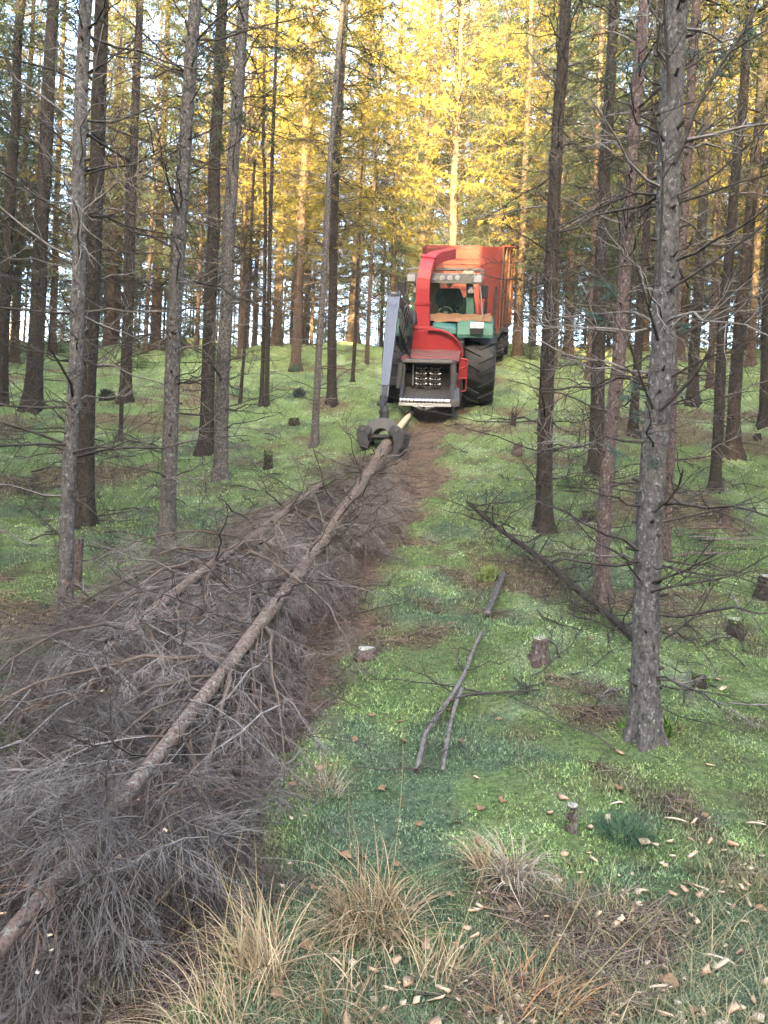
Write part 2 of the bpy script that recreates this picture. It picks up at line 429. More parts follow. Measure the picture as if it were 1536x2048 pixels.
def build_moss():
    x, y = fan_points(420000, 1.7, 19)
    tr = track(x, y); keep = rng.random(len(x)) > tr * 1.1
    x, y = x[keep], y[keep]; jit = .035 * np.clip(y / 4, .6, 3); c = groundcol(x + rng.normal(0, 1, len(x)) * jit, y + rng.normal(0, 1, len(x)) * jit * 1.5)
    dark = np.clip((.15 - c[:, 1]) / .06, 0, 1)
    h_ = (.009 + .013 * rng.random(len(x)) + dark * .020 * rng.random(len(x))) * np.clip(.7 + y * .085, 0, 2.2) * (.55 + .9 * np.clip(fbm(x * 3.1, y * 3.1, seed=66) + .45, 0, 1.2))
    w = (.0045 + .0055 * rng.random(len(x))) * np.clip(.8 + y * .17, 0, 3.4) * (1 - .45 * dark)
    lean = np.clip(.35 + .65 * rng.random(len(x)) - .35 * dark, .05, .95)
    col = c * (.45 + 2.0 * rng.random(len(x)) ** 1.15)[:, None]
    bl = (rng.random(len(x)) < .25 * dark)[:, None]
    col = np.where(bl, col * 1.2 + np.array([.06, .075, .055]), col)
    V, Fc, C = blades(x, y, h_, w, lean, col=np.clip(col, 0, .7))
    link('moss', mesh_np('moss', V, Fc, M['blade'], False, C), kind='stuff')
build_moss()

def build_litter_twigs():
    """short needles and twig scraps lying over the bare track and the brown patches"""
    x, y = fan_points(75000, 1.9, 22)
    c = groundcol(x, y); br = c[:, 0] > c[:, 1] * 1.02
    keep = br & (rng.random(len(x)) < .8); x, y = x[keep], y[keep]; n = len(x)
    az = rng.random(n) * 2 * np.pi; L = (.03 + .15 * rng.random(n) ** 2) * np.clip(.7 + y * .09, 0, 2.5)
    d = np.stack([np.cos(az), np.sin(az), (rng.random(n) - .3) * .5], -1) * L[:, None]
    b = np.stack([x, y, hgt(x, y) + .006], -1)
    P = np.stack([b, b + d * .5 + np.array([0, 0, .006]), b + d], 1)
    R = np.repeat(((.0012 + .0018 * rng.random(n)) * np.clip(.6 + y * .13, 0, 3))[:, None], 3, 1)
    V, Q = tubes(P, R, 3)
    cc = np.repeat((np.array([.15, .105, .078]) * (.5 + 1.0 * rng.random(n))[:, None]), 9, 0)
    link('needle_litter', mesh_np('needle_litter', V, Q, M['straw'], False, cc), kind='stuff')
build_litter_twigs()

def build_thin_grass():
    n = 5000
    x, y = fan_points(n * 3, 1.75, 3.3)
    keep = (fbm(x * 1.3, y * 1.3, seed=77) > -.15 + .35 * (y - 2.0)) ; x, y = x[keep][:n], y[keep][:n]; n = len(x)
    h_ = .05 + .16 * rng.random(n) ** 1.5; w = .0016 + .0022 * rng.random(n)
    tone = rng.random(n)[:, None]
    col = (np.array([.34, .25, .14]) * tone + np.array([.14, .15, .075]) * (1 - tone)) * (.6 + .7 * rng.random(n))[:, None]
    V, Q, C = blades(x, y, h_, w, .5 + 1.2 * rng.random(n), col=col, seg=4, curl=.9)
    link('thin_brown_grass', mesh_np('thin_brown_grass', V, Q, M['straw'], False, C), kind='stuff')
build_thin_grass()

def build_hair_grass():
    """fine dark grass that grows through the moss in loose clumps"""
    x, y = fan_points(60000, 1.9, 10)
    keep = (fbm(x * 2.4, y * 2.4, seed=83) + .5 * vn(x * 7, y * 7, seed=84) > .30) & (track(x, y) < .2)
    x, y = x[keep][:9000], y[keep][:15000]; n = len(x)
    sc_ = np.clip(.8 + y * .09, 0, 1.6); h_ = (.03 + .075 * rng.random(n) ** 1.4) * sc_; w = (.0014 + .0016 * rng.random(n)) * np.clip(.6 + y * .2, 0, 2.4)
    tone = rng.random(n)[:, None]
    col = (np.array([.075, .12, .062]) * tone + np.array([.14, .17, .085]) * (1 - tone)) * (.6 + .8 * rng.random(n))[:, None]
    dry = (rng.random(n) < .12)[:, None]; col = np.where(dry, np.array([.25, .19, .11]), col)
    V, Q, C = blades(x, y, h_, w, .5 + 1.3 * rng.random(n), col=col, seg=3, curl=.9)
    link('hair_grass', mesh_np('hair_grass', V, Q, M['straw'], False, C), kind='stuff')
build_hair_grass()

# thin volume added for the glow at top centre: sunlit above the wood's shadow
def build_haze():
    m = bpy.data.materials.new('glow_haze'); m.use_nodes = True; nt = m.node_tree; nt.nodes.clear()
    o = nt.nodes.new('ShaderNodeOutputMaterial'); v = nt.nodes.new('ShaderNodeVolumePrincipled')
    v.inputs['Color'].default_value = (.93, .92, .88, 1); v.inputs['Density'].default_value = HAZE
    nt.links.new(v.outputs[0], o.inputs['Volume'])
    x0, x1, y0, y1, z0, z1 = -140, 140, -125, 390, -16, 44
    V = np.array([(x, y, z) for z in (z0, z1) for y in (y0, y1) for x in (x0, x1)], float)
    Q = np.array([(0, 2, 3, 1), (4, 5, 7, 6), (0, 1, 5, 4), (2, 6, 7, 3), (0, 4, 6, 2), (1, 3, 7, 5)])
    link('glow_haze', mesh_np('glow_haze', V, Q, m), kind='stuff')
HAZE = .0006
build_haze()

# ------------------------------------------------------------------ trees
def curve(base, d, L, sag, S=5, wob=.03):
    """N curved lines: base (N,3), unit direction d, length L, sag (fraction of L added to z along s^2)"""
    s = np.linspace(0, 1, S)[None, :, None]
    P = base[:, None] + d[:, None] * (L[:, None, None] * s)
    P[:, :, 2] += (sag * L)[:, None] * (s[..., 0] ** 2)
    P[:, 1:] += (rng.random(P[:, 1:].shape) - .5) * (wob * L)[:, None, None]
    return P

def dead_branch(subs=11):
    """a bare branch one metre long, growing along +X and curving up"""
    P = curve(np.zeros((1, 3)), np.array([[1., 0, 0]]), np.ones(1), np.array([rng.uniform(.02, .28)]), 7, .05)
    P[0, 0] = 0
    parts = [tubes(P, np.linspace(.0085, .0022, 7)[None], 4)]
    s = rng.uniform(.15, .97, subs); i = s * 6; k = np.clip(i.astype(int), 0, 5); f = (i - k)[:, None]
    b = P[0][k] * (1 - f) + P[0][k + 1] * f
    side = np.where(rng.random(subs) < .5, -1, 1)
    a = rng.uniform(.6, 1.15, subs)
    d = unit(np.stack([np.cos(a), np.sin(a) * side, rng.uniform(-.35, .45, subs)], -1))
    L = rng.uniform(.14, .42, subs) * (1.1 - .6 * s)
    T = curve(b, d, L, rng.uniform(-.25, .25, subs), 4, .06)
    parts.append(tubes(T, np.linspace(.0032, .0012, 4)[None].repeat(subs, 0), 3))
    m = subs * 2
    q = rng.integers(0, subs, m); ss = rng.uniform(.3, .95, m)[:, None]
    b2 = T[q, 1] * (1 - ss) + T[q, 3] * ss
    d2 = unit(d[q] + rng.normal(0, .55, (m, 3))); L2 = rng.uniform(.05, .16, m)
    parts.append(tubes(curve(b2, d2, L2, rng.uniform(-.3, .1, m), 3, .05), np.array([[.0017, .0013, .0008]]).repeat(m, 0), 3))
    return cat(parts)

BR = [dead_branch(int(rng.integers(8, 16))) for _ in range(10)]
BRM = [mesh_np('branch', V, Q, M['twig']) for V, Q in BR]
BRP = [mesh_np('branch', V, Q, M['twig_pale']) for V, Q in BR]

def xf(VQ, Mx):
    V, Q = VQ; A = np.array(Mx)
    return V @ A[:3, :3].T + A[:3, 3], Q

def brmat(z, az, el, L, roll=0.0, off=0.0, thick=1.0, x=0.0, y=0.0):
    return (Matrix.Translation((x, y, z)) @ Matrix.Rotation(az, 4, 'Z') @ Matrix.Translation((off, 0, 0)) @ Matrix.Rotation(-el, 4, 'Y') @ Matrix.Rotation(roll, 4, 'X')
            @ Matrix.Diagonal((L, L * .5 + .5 * thick, L * .5 + .5 * thick, 1)))

def skirt(h0, h1, n, lmin, lmax):
    parts = []
    for _ in range(n):
        z = rng.uniform(h0, h1)
        parts.append(xf(BR[int(rng.integers(len(BR)))], brmat(z, rng.uniform(0, 6.283), rng.uniform(-.1, .65), rng.uniform(lmin, lmax), rng.uniform(0, 6.28), .05, 1.3)))
    return cat(parts)

SKIRT = [mesh_np('dead_branches', *skirt(.9, 7.5, 95, .7, 1.9), M['twig']) for _ in range(4)]

def crown(h0, H, lmax, per=5, step=.33, tw=14, nq=10, nl=.065, nw=.015, droop=.25):
    zs = np.arange(h0, H - .1, step)
    zb = np.repeat(zs, per) + rng.uniform(-.12, .12, len(zs) * per)
    n = len(zb); t = (zb - h0) / (H - h0)
    L = lmax * np.clip(np.minimum(1.0, .45 + t * 3.5) * (1 - t) ** .75 + .10, .1, 1) * rng.uniform(.6, 1.15, n)
    keep = rng.random(n) < .86
    zb, L, t = zb[keep], L[keep], t[keep]; n = len(zb)
    az = rng.random(n) * 6.283; el = .05 + .75 * t + rng.uniform(-.15, .2, n)
    d = np.stack([np.cos(az) * np.cos(el), np.sin(az) * np.cos(el), np.sin(el)], -1)
    b = np.stack([0 * zb, 0 * zb, zb], -1) + d * .04
    P = curve(b, d, L, -droop * (1 - .6 * t) + rng.uniform(-.08, .12, n), 6, .03)
    wood = tubes(P, (np.linspace(.012, .003, 6)[None] * (.5 + .6 * L / lmax)[:, None]), 3)
    # twigs
    m = np.maximum(3, (L * tw).astype(int)); bi = np.repeat(np.arange(n), m); N = len(bi)
    s = rng.uniform(.12, 1, N); k = np.clip((s * 5).astype(int), 0, 4); f = (s * 5 - k)[:, None]
    tb = P[bi, k] * (1 - f) + P[bi, k + 1] * f
    bd = unit(P[bi, k + 1] - P[bi, k]); sidev = unit(np.cross(bd, np.array([0, 0, 1.])))
    a = rng.uniform(.35, 1.2, N)[:, None]; sg = np.where(rng.random(N) < .5, -1, 1)[:, None]
    td = unit(bd * np.cos(a) + sidev * sg * np.sin(a) + np.array([0, 0, 1.]) * rng.uniform(-.75, .15, N)[:, None])
    tl = rng.uniform(.12, .38, N) * (1.15 - .65 * s) * np.clip(.5 + L[bi], .5, 1.3)
    te = tb + td * tl[:, None]; te[:, 2] -= .10 * tl
    twig = tubes(np.stack([tb, te], 1), np.array([[.0035, .001]]).repeat(N, 0), 3)
    # needles
    q = np.repeat(np.arange(N), nq); u = rng.random(len(q))[:, None]
    nb = tb[q] * (1 - u) + te[q] * u
    ndv = unit(td[q] * .75 + rng.normal(0, .55, (len(q), 3))) * (nl * rng.uniform(.6, 1.2, len(q)))[:, None]
    wv = unit(np.cross(ndv, rng.normal(0, 1, (len(q), 3)))) * nw / 2
    NV = np.stack([nb - wv, nb + wv, nb + ndv], 1).reshape(-1, 3); NF = np.arange(len(q) * 3).reshape(-1, 3)
    return (NV, NF), cat([wood, twig])

def crown_mesh(mat, *a, **k):
    (NV, NF), (WV, WF) = crown(*a, **k)
    V, Fl = cat([(NV, NF), (WV, WF)])
    me = mesh_np('crown', V, Fl, mat)
    me.materials.append(M['twig'])
    mi = np.concatenate([np.full(len(f), 0 if f.shape[1] == 3 else 1, np.int32) for f in Fl])
    if len(mi) == len(me.polygons):
        me.polygons.foreach_set('material_index', mi)
    return me

CR_LOW = [crown_mesh(M['needle_sungold'] if i % 2 else M['needle'], h0, 15.5, lm, 5, .28, 18, 12, .075, .017) for i, (h0, lm) in enumerate([(1.9, 1.9), (2.7, 1.75), (1.4, 1.6), (3.2, 2.0), (2.2, 1.7), (3.8, 1.9)])]
CR_MID = [crown_mesh(M['needle'] if i != 1 else M['needle_sungold'], h0, 15.0, lm, 5, .34, 14, 10, .07, .016) for i, (h0, lm) in enumerate([(4.6, 1.35), (5.2, 1.3), (5.8, 1.35)])]
CR_NEAR = [crown_mesh(M['needle'], 7.0, 14.0, 1.1, 4, .42, 11, 9) for i in range(2)]

def trunk_mesh(P, r0, r1, H, mat, seg=20, dz=.05, flare=.75, knots=30, rough=.06, fine_to=5.0):
    """P: list of (x,y,z) relative to the base from z=0 up; extended straight up to height H"""
    P = np.array(P, float)
    lastd = (P[-1] - P[-2]) / max(P[-1][2] - P[-2][2], 1e-3); lastd[:2] *= .6
    if P[-1][2] < H:
        P = np.vstack([P, P[-1] + lastd * (H - P[-1][2])])
    zt = np.concatenate([np.arange(-.12, min(fine_to, H), dz), np.arange(min(fine_to, H), H + .01, .4)])
    cx = np.interp(zt, P[:, 2], P[:, 0]); cy = np.interp(zt, P[:, 2], P[:, 1])
    ker = np.ones(9) / 9; pad = lambda a: np.convolve(np.pad(a, 4, mode='edge'), ker, 'valid')
    cx, cy = pad(cx), pad(cy)
    sd_ = rng.uniform(0, 90)
    cx = cx + .018 * vn(zt * .9, zt * 0 + sd_); cy = cy + .018 * vn(zt * .9, zt * 0 + sd_ + 7)
    tz = np.clip(zt / H, 0, 1); rr = r0 + (r1 - r0) * tz ** .8
    th = np.arange(seg) * 2 * np.pi / seg
    Z, T = np.meshgrid(zt, th, indexing='ij')
    R = rr[:, None] * (1 + rough * fbm(np.cos(T) * 2.2 + sd_, np.sin(T) * 2.2, Z * 2.6, seed=5) + rough * .7 * vn(np.cos(T) * 6 + sd_, np.sin(T) * 6, Z * 15, seed=6))
    for zw in np.arange(rng.uniform(.3, .6), H * .6, .62):
        R *= 1 + .07 * np.exp(-((Z - zw) / .05) ** 2) * (.6 + .4 * np.cos(T * 3 + zw * 7))
    fl = flare * np.exp(-np.clip(Z + .05, 0, None) / (1.3 * r0 + .05))
    R *= 1 + fl * (.7 + .5 * np.cos(T * 4 + sd_) + .3 * np.cos(T * 7 + 2 * sd_))
    V = np.stack([cx[:, None] + R * np.cos(T), cy[:, None] + R * np.sin(T), Z], -1).reshape(-1, 3)
    i = np.arange(len(zt) - 1)[:, None] * seg; j = np.arange(seg)[None]; j2 = (j + 1) % seg
    Q = np.stack([i + j, i + j2, i + seg + j2, i + seg + j], -1).reshape(-1, 4); nq = len(Q)
    parts = [(V, Q)]
    if knots:
        kz = rng.uniform(.25, min(H, 6.5), knots); ka = rng.uniform(0, 6.283, knots)
        kr = np.interp(kz, zt, rr); kc = np.stack([np.interp(kz, zt, cx), np.interp(kz, zt, cy), kz], -1)
        dv = np.stack([np.cos(ka), np.sin(ka), rng.uniform(.05, .5, knots)], -1); ln = rng.uniform(.012, .05, knots)
        KP = np.stack([kc + dv * (kr * .85)[:, None], kc + dv * (kr + ln)[:, None], kc + dv * (kr + ln + .004)[:, None]], 1)
        kr0 = rng.uniform(.006, .012, knots) * (.5 + 5 * r0)
        parts.append(tubes(KP, np.stack([kr0 * 1.3, kr0, kr0 * .2], 1), 5))
    V, Q = cat(parts)
    me = mesh_np('trunk', V, Q, mat, True)
    me.materials.append(M['twig'])
    mi = np.zeros(len(me.polygons), np.int32); mi[nq:] = 1
    me.polygons.foreach_set('material_index', mi)
    axis = lambda z: (float(np.interp(z, zt, cx)), float(np.interp(z, zt, cy)), float(np.interp(z, zt, rr)))
    return me, axis

def empty(name, loc, label=None, cat=None, group=None, rz=0.0, scale=None):
    o = bpy.data.objects.new(name, None); sc.collection.objects.link(o); o.location = loc; o.rotation_euler[2] = rz
    if scale is not None:
        o.scale = scale
    if label:
        o['label'] = label; o['category'] = cat
    if group:
        o['group'] = group
    return o

def add_branches(root, axis, r, n, zlo, zhi, lmin, lmax, pale=.25, elo=-.25, ehi=.6):
    for _ in range(int(n * 1.8)):
        z = rng.uniform(zlo, zhi); z = round(z / .31) * .31 + rng.uniform(-.05, .05)
        ax, ay, ar = axis(z); az = rng.uniform(0, 6.283)
        me = (BRP if rng.random() < pale else BRM)[int(rng.integers(len(BR)))]
        t = np.clip(z / 5, 0, 1)
        el = rng.uniform(elo, ehi) * (.5 + .5 * t) + .12 * t
        o = link('branch', me, root, brmat(z, az, el, rng.uniform(lmin, lmax) * (.55 + .45 * min(1, z / 1.2)), rng.uniform(0, 6.283), ar * .8, 1.3, ax, ay))

TREES = []     # (x, y) of named trees
def tree(px, wb, wt, bk, label, near=0, nb=0, depth=None, crown_me=None, H=14.5, blo=.5, bhi=5.5, lmin=.4, lmax=1.1, name='spruce_tree', cat='tree', group=None, seg=20, knots=30, top=None):
    b = at(*px[0]) if depth is None else None
    if b is None:
        r = ray(*px[0]); b = np.array([r[0] * depth, depth, float(hgt(r[0] * depth, depth))])
    d = b[1]; b[2] = float(hgt(b[0], b[1]))
    P = [(0, 0, 0)]
    for q in px[1:]:
        w = along(q[0], q[1], d) - b
        P.append((w[0], 0, w[2]))
    r0, r1v = wb * d / F / 2, wt * d / F / 2
    ztop = P[-1][2]
    k = (r0 - r1v) / max(ztop, 1)                      # taper carried on above the frame, never below 2.5 cm
    rH = max(.025, r0 - k * H) if ztop < H else r1v
    root = empty(name, b, label, cat, group)
    me, axis = trunk_mesh(P, r0, max(rH, r1v * .45), H, M[bk], seg, .035 if d < 9 else .07, knots=knots)
    link('trunk', me, root)
    if nb:
        add_branches(root, axis, r0, nb, blo, bhi, lmin, lmax)
    if crown_me is not None:
        ax, ay, _ = axis(9.0)
        link('crown', crown_me, root, Matrix.Translation((ax, ay, 0)) @ Matrix.Rotation(rng.uniform(0, 6.28), 4, 'Z'), kind='stuff')
    TREES.append((b[0], b[1]))
    return root, axis, b

NEAR, MID, LOW = CR_NEAR, CR_MID, CR_LOW
tree([(125, 1272), (133, 1050), (140, 930), (147, 800), (152, 600), (158, 350), (162, 200), (168, 0)], 30, 23, 'bark_grey', 'pale grey spruce trunk with pinkish patches at the left, standing beside a splintered stump', nb=38, crown_me=NEAR[0], blo=.7, bhi=5, lmax=1.2, seg=28, knots=60)
tree([(170, 1052), (176, 800), (182, 600), (195, 300), (205, 0)], 36, 27, 'bark_brown', 'thick dark brown spruce trunk right behind the pale pinkish one', nb=34, crown_me=NEAR[1], blo=.8, lmax=1.3)
tree([(333, 1100), (339, 900), (352, 600), (370, 300), (390, 0)], 33, 23, 'bark_grey', 'grey scaly spruce trunk whose foot disappears into the edge of the brush pile', nb=40, crown_me=NEAR[0], blo=.5, bhi=6, lmax=1.3, seg=26, knots=50)
tree([(440, 958), (446, 780), (453, 600), (468, 300), (488, 0)], 28, 23, 'bark_grey', 'slim bluish grey spruce trunk close beside a browner one of equal width', nb=30, crown_me=MID[0], lmax=1.2)
tree([(415, 902), (419, 700), (424, 500), (434, 250), (446, 0)], 28, 22, 'bark_brown', 'dark brown spruce trunk close behind the slim bluish grey one', nb=30, crown_me=MID[1], lmax=1.3)
tree([(66, 822), (73, 650), (84, 420), (97, 200), (106, 0)], 33, 24, 'bark_brown', 'stout dark spruce with a bluish foot, second trunk from the left picture edge', nb=30, crown_me=MID[2], lmax=1.5)
tree([(4, 812), (10, 600), (26, 300), (42, 0)], 22, 17, 'bark_brown', 'almost black spruce trunk at the very left picture edge', nb=24, crown_me=MID[0], lmax=1.5)
tree([(252, 806), (254, 700), (260, 500), (268, 300), (279, 0)], 23, 15, 'bark_brown', 'straight dark brown spruce with a mossy black root clump on its left', nb=26, crown_me=MID[1], lmax=1.5)
tree([(630, 888), (638, 720), (648, 520), (660, 320), (686, 0)], 15, 10, 'bark_grey', 'slender light spruce standing alone on the moss left of the grapple', nb=26, crown_me=MID[2], lmax=1.1, seg=16)
tree([(665, 808), (664, 640), (668, 450), (680, 200), (690, 0)], 19, 14, 'bark_brown', 'brownish spruce just behind the slender light one left of the boom', nb=20, crown_me=LOW[3], blo=1, lmax=1.3, seg=16)
tree([(592, 738), (597, 600), (605, 400), (617, 150), (622, 0)], 20, 13, 'bark_far', 'reddish brown spruce trunk rising from the hilltop moss with a bushy seedling at its foot', nb=20, crown_me=LOW[1], lmax=1.4, seg=16)
tree([(704, 706), (711, 560), (722, 380), (733, 150), (740, 0)], 23, 14, 'bark_far', 'thick orange brown spruce on the brow of the hill left of the blue boom', depth=26.5, nb=16, crown_me=LOW[0], lmax=1.5, seg=16)
tree([(533, 812), (537, 650), (541, 450), (548, 250), (555, 0)], 10, 6, 'bark_brown', 'right stem of a pair of very thin saplings on the moss', nb=12, crown_me=None, H=9, lmax=.8, seg=10, knots=8, name='spruce_sapling', cat='sapling')
tree([(524, 808), (527, 650), (531, 450), (527, 250)], 9, 5, 'bark_brown', 'left stem of a pair of very thin saplings on the moss', nb=12, crown_me=None, H=8, lmax=.8, seg=10, knots=8, name='spruce_sapling', cat='sapling')
tree([(243, 885), (247, 700), (251, 520)], 9, 4, 'bark_brown', 'thin bare sapling in front of the straight dark brown spruce', nb=10, crown_me=None, H=4.5, lmax=.6, seg=10, knots=5, name='spruce_sapling', cat='sapling')
tree([(481, 808), (488, 700), (497, 560)], 7, 4, 'bark_brown', 'very thin bare sapling left of the sapling pair', nb=9, crown_me=None, H=5, lmax=.6, seg=10, knots=5, name='spruce_sapling', cat='sapling')
tree([(706, 762), (712, 640), (718, 470), (724, 320)], 8, 5, 'bark_brown', 'thin whip of a sapling growing just before the thick orange brown spruce', nb=12, crown_me=None, H=7, lmax=.7, seg=10, knots=5, name='spruce_sapling', cat='sapling')
for (p, w1, w2, dd, lb) in [
    ([(488, 716), (492, 560), (498, 380), (508, 150)], 15, 9, 24.5, 'narrow spruce with its upper trunk glowing orange, behind the slim bluish trunk'),
    ([(508, 704), (512, 560), (520, 380), (530, 150)], 11, 7, 27, 'thin hilltop spruce between the orange trunk and the sapling pair'),
    ([(552, 706), (558, 560), (566, 380), (580, 150)], 20, 11, 26, 'dark hilltop spruce with a sunlit patch halfway up, right of the sapling pair'),
    ([(311, 704), (315, 560), (322, 380), (331, 150)], 23, 14, 25.5, 'broad shadowed spruce on the brow left of the grey scaly trunk'),
    ([(217, 700), (221, 560), (228, 400), (238, 150)], 19, 11, 26.5, 'hilltop spruce with golden light on its side, right of the dark brown trunk pair'),
    ([(28, 742), (36, 560), (46, 380), (60, 150)], 17, 10, 21, 'hilltop spruce between the two darkest trunks of the left edge'),
    ([(104, 722), (108, 600), (114, 400), (124, 150)], 15, 9, 24, 'thin dim spruce just right of the stout dark one on the left'),
    ([(1036, 722), (1040, 600), (1047, 430), (1056, 200)], 19, 12, 22.5, 'grey green spruce just right of the red trailer'),
    ([(1065, 712), (1068, 600), (1073, 430), (1080, 200)], 13, 8, 26, 'thin spruce seen between the trailer and the straight brown trunk'),
    ([(1138, 715), (1138, 600), (1141, 430), (1146, 200)], 20, 12, 23, 'hilltop spruce just right of the straight brown trunk, lit orange above'),
    ([(898, 690), (903, 480), (909, 330), (915, 150)], 17, 11, 30, 'brilliantly sunlit trunk rising straight above the red trailer'),
    ([(842, 700), (846, 480), (850, 330), (856, 150)], 15, 9, 31, 'golden trunk rising just left of the red trailer box'),
    ([(785, 712), (787, 520), (792, 330), (800, 100)], 14, 9, 28, 'warmly lit thin trunk behind the top of the blue boom'),
    ([(952, 690), (953, 470), (957, 330), (962, 150)], 15, 9, 33, 'orange trunk above the right corner of the red trailer'),
]:
    tree(p, w1, w2, 'bark_far', lb, depth=dd, nb=12, crown_me=LOW[int(rng.integers(6))], blo=1, bhi=6, lmax=1.5, seg=14, knots=12)
# right-hand side
r1root, r1axis, r1b = tree([(1292, 1482), (1297, 1250), (1302, 1100), (1312, 900), (1325, 700), (1334, 480), (1341, 300), (1349, 150), (1356, 0)], 55, 33, 'bark_grey', 'big scaly silver grey spruce nearest the camera on the right, with upcurved dark limbs', nb=34, crown_me=NEAR[1], blo=.35, bhi=4.2, lmin=.35, lmax=.9, seg=40, knots=110)
tree([(1087, 1062), (1091, 850), (1095, 700), (1108, 400), (1119, 200), (1131, 0)], 33, 21, 'bark_brown', 'straight brown spruce right of the tractor with twigs heaped round its foot', nb=44, crown_me=NEAR[0], blo=.5, bhi=6.5, lmax=1.4, seg=24, knots=50)
tree([(1205, 1195), (1212, 1000), (1224, 850), (1238, 700), (1252, 480), (1264, 300), (1277, 150), (1290, 0)], 29, 18, 'bark_red', 'slim pinkish spruce with the fallen pole crossing its foot', nb=36, crown_me=NEAR[1], blo=.5, bhi=5, lmax=1.0, seg=24, knots=50)
tree([(1193, 945), (1195, 800), (1198, 600), (1212, 300), (1229, 0)], 30, 20, 'bark_brown', 'dark spruce just behind the slim pinkish one', nb=30, crown_me=MID[0], lmax=1.4)
tree([(1330, 1112), (1338, 900), (1348, 700), (1360, 500), (1378, 250), (1392, 0)], 22, 16, 'bark_red', 'reddish spruce half hidden behind the big silver grey trunk', nb=24, crown_me=MID[1], lmax=1.1)
tree([(1432, 978), (1438, 800), (1445, 680), (1460, 480), (1478, 300), (1502, 0)], 22, 17, 'bark_brown', 'left trunk of the close pair of brown spruces near the right edge', nb=26, crown_me=MID[2], lmax=1.3)
tree([(1462, 908), (1470, 780), (1482, 640), (1500, 450), (1518, 250), (1534, 60)], 26, 19, 'bark_brown', 'right trunk of the close pair of brown spruces near the right edge', nb=26, crown_me=MID[0], lmax=1.4)
tree([(1384, 806), (1392, 650), (1403, 450), (1414, 250), (1424, 50)], 22, 16, 'bark_brown', 'dark spruce right behind the big silver grey trunk, farther up the slope', nb=22, crown_me=MID[1], lmax=1.5, seg=16)
tree([(1264, 872), (1274, 720), (1290, 520), (1302, 330), (1318, 80)], 18, 13, 'bark_brown', 'dim spruce seen in the gap between the pinkish and the silver grey trunks', nb=22, crown_me=MID[2], lmax=1.3, seg=16)
tree([(1529, 852), (1532, 700), (1540, 450), (1550, 200)], 20, 14, 'bark_brown', 'spruce cut by the right picture edge', nb=18, crown_me=MID[0], lmax=1.5, seg=16)
tree([(1420, 772), (1424, 640), (1432, 480), (1442, 250)], 14, 9, 'bark_far', 'thin spruce rising between the dark trunk and the brown pair on the right', nb=14, crown_me=LOW[1], lmax=1.3, seg=14)
tree([(1180, 760), (1184, 640), (1190, 480), (1196, 250)], 16, 10, 'bark_far', 'thin hillside spruce left of the dark spruce behind the pinkish one', nb=14, crown_me=LOW[4], lmax=1.3, seg=14)
tree([(1362, 736), (1368, 600), (1376, 450), (1386, 250)], 15, 9, 'bark_far', 'thin hilltop spruce close behind the reddish one', depth=22, nb=14, crown_me=LOW[2], lmax=1.3, seg=14)
tree([(1500, 742), (1508, 600), (1516, 450), (1526, 250)], 17, 10, 'bark_far', 'thin hilltop spruce just right of the close brown pair', depth=21, nb=14, crown_me=LOW[5], lmax=1.3, seg=14)

def limb(root, origin, depth, pts, r, lean=0.0, sub=7, me_mat='twig'):
    """a limb traced as world points in the plane at DEPTH, bending LEAN metres towards the camera at its tip"""
    n = len(pts); W = np.array([along(p[0], p[1], depth) for p in pts]); W[:, 1] -= np.linspace(0, 1, n) * lean
    s = np.linspace(0, n - 1, 12); P = np.stack([np.interp(s, np.arange(n), W[:, i]) for i in range(3)], -1) - origin
    P[1:-1] = (P[:-2] + 2 * P[1:-1] + P[2:]) / 4
    parts = [tubes(P[None], np.linspace(r, r * .3, 12)[None], 6)]
    k = rng.integers(2, 11, sub); T0 = P[k]; dirs = unit(P[k] - P[k - 1]); dv = unit(dirs + rng.normal(0, .6, (sub, 3)))
    parts.append(tubes(curve(T0, dv, rng.uniform(.12, .4, sub), rng.uniform(-.2, .2, sub), 4, .05), np.linspace(r * .35, r * .12, 4)[None].repeat(sub, 0), 3))
    link('limb', mesh_np('limb', *cat(parts), M[me_mat], True), root)

for pts, r, ln in [
    ([(1350, 325), (1362, 290), (1383, 220), (1425, 150), (1473, 80), (1490, 20)], .013, .2), ([(1338, 192), (1325, 120), (1310, 60), (1298, -10)], .011, .2),
    ([(1318, 574), (1309, 450), (1298, 350), (1262, 262)], .009, .3), ([(1340, 578), (1422, 528), (1481, 487), (1540, 440)], .009, .3),
    ([(1316, 680), (1276, 628), (1226, 543)], .009, .3), ([(1338, 681), (1437, 631), (1533, 572)], .009, -.2),
    ([(1306, 816), (1264, 763), (1226, 701)], .010, .25), ([(1322, 818), (1352, 785), (1375, 754), (1395, 700), (1416, 640)], .012, .25),
    ([(1307, 1022), (1332, 996), (1340, 968), (1335, 944)], .010, .2), ([(1325, 1044), (1395, 1027), (1440, 1017)], .008, .1),
    ([(1302, 1182), (1337, 1166), (1420, 1147), (1481, 1095)], .010, .35), ([(1306, 1165), (1346, 1137), (1382, 1100)], .008, .3),
    ([(1280, 1160), (1244, 1132), (1222, 1112)], .007, .25), ([(1355, 390), (1420, 360), (1500, 290), (1560, 230)], .008, .1),
    ([(1328, 1280), (1380, 1222), (1400, 1150)], .006, .2), ([(1286, 1300), (1230, 1255), (1190, 1200)], .006, -.1)]:
    limb(r1root, r1b, r1b[1] - (.06 if ln > 0 else -.06), pts, r, ln)

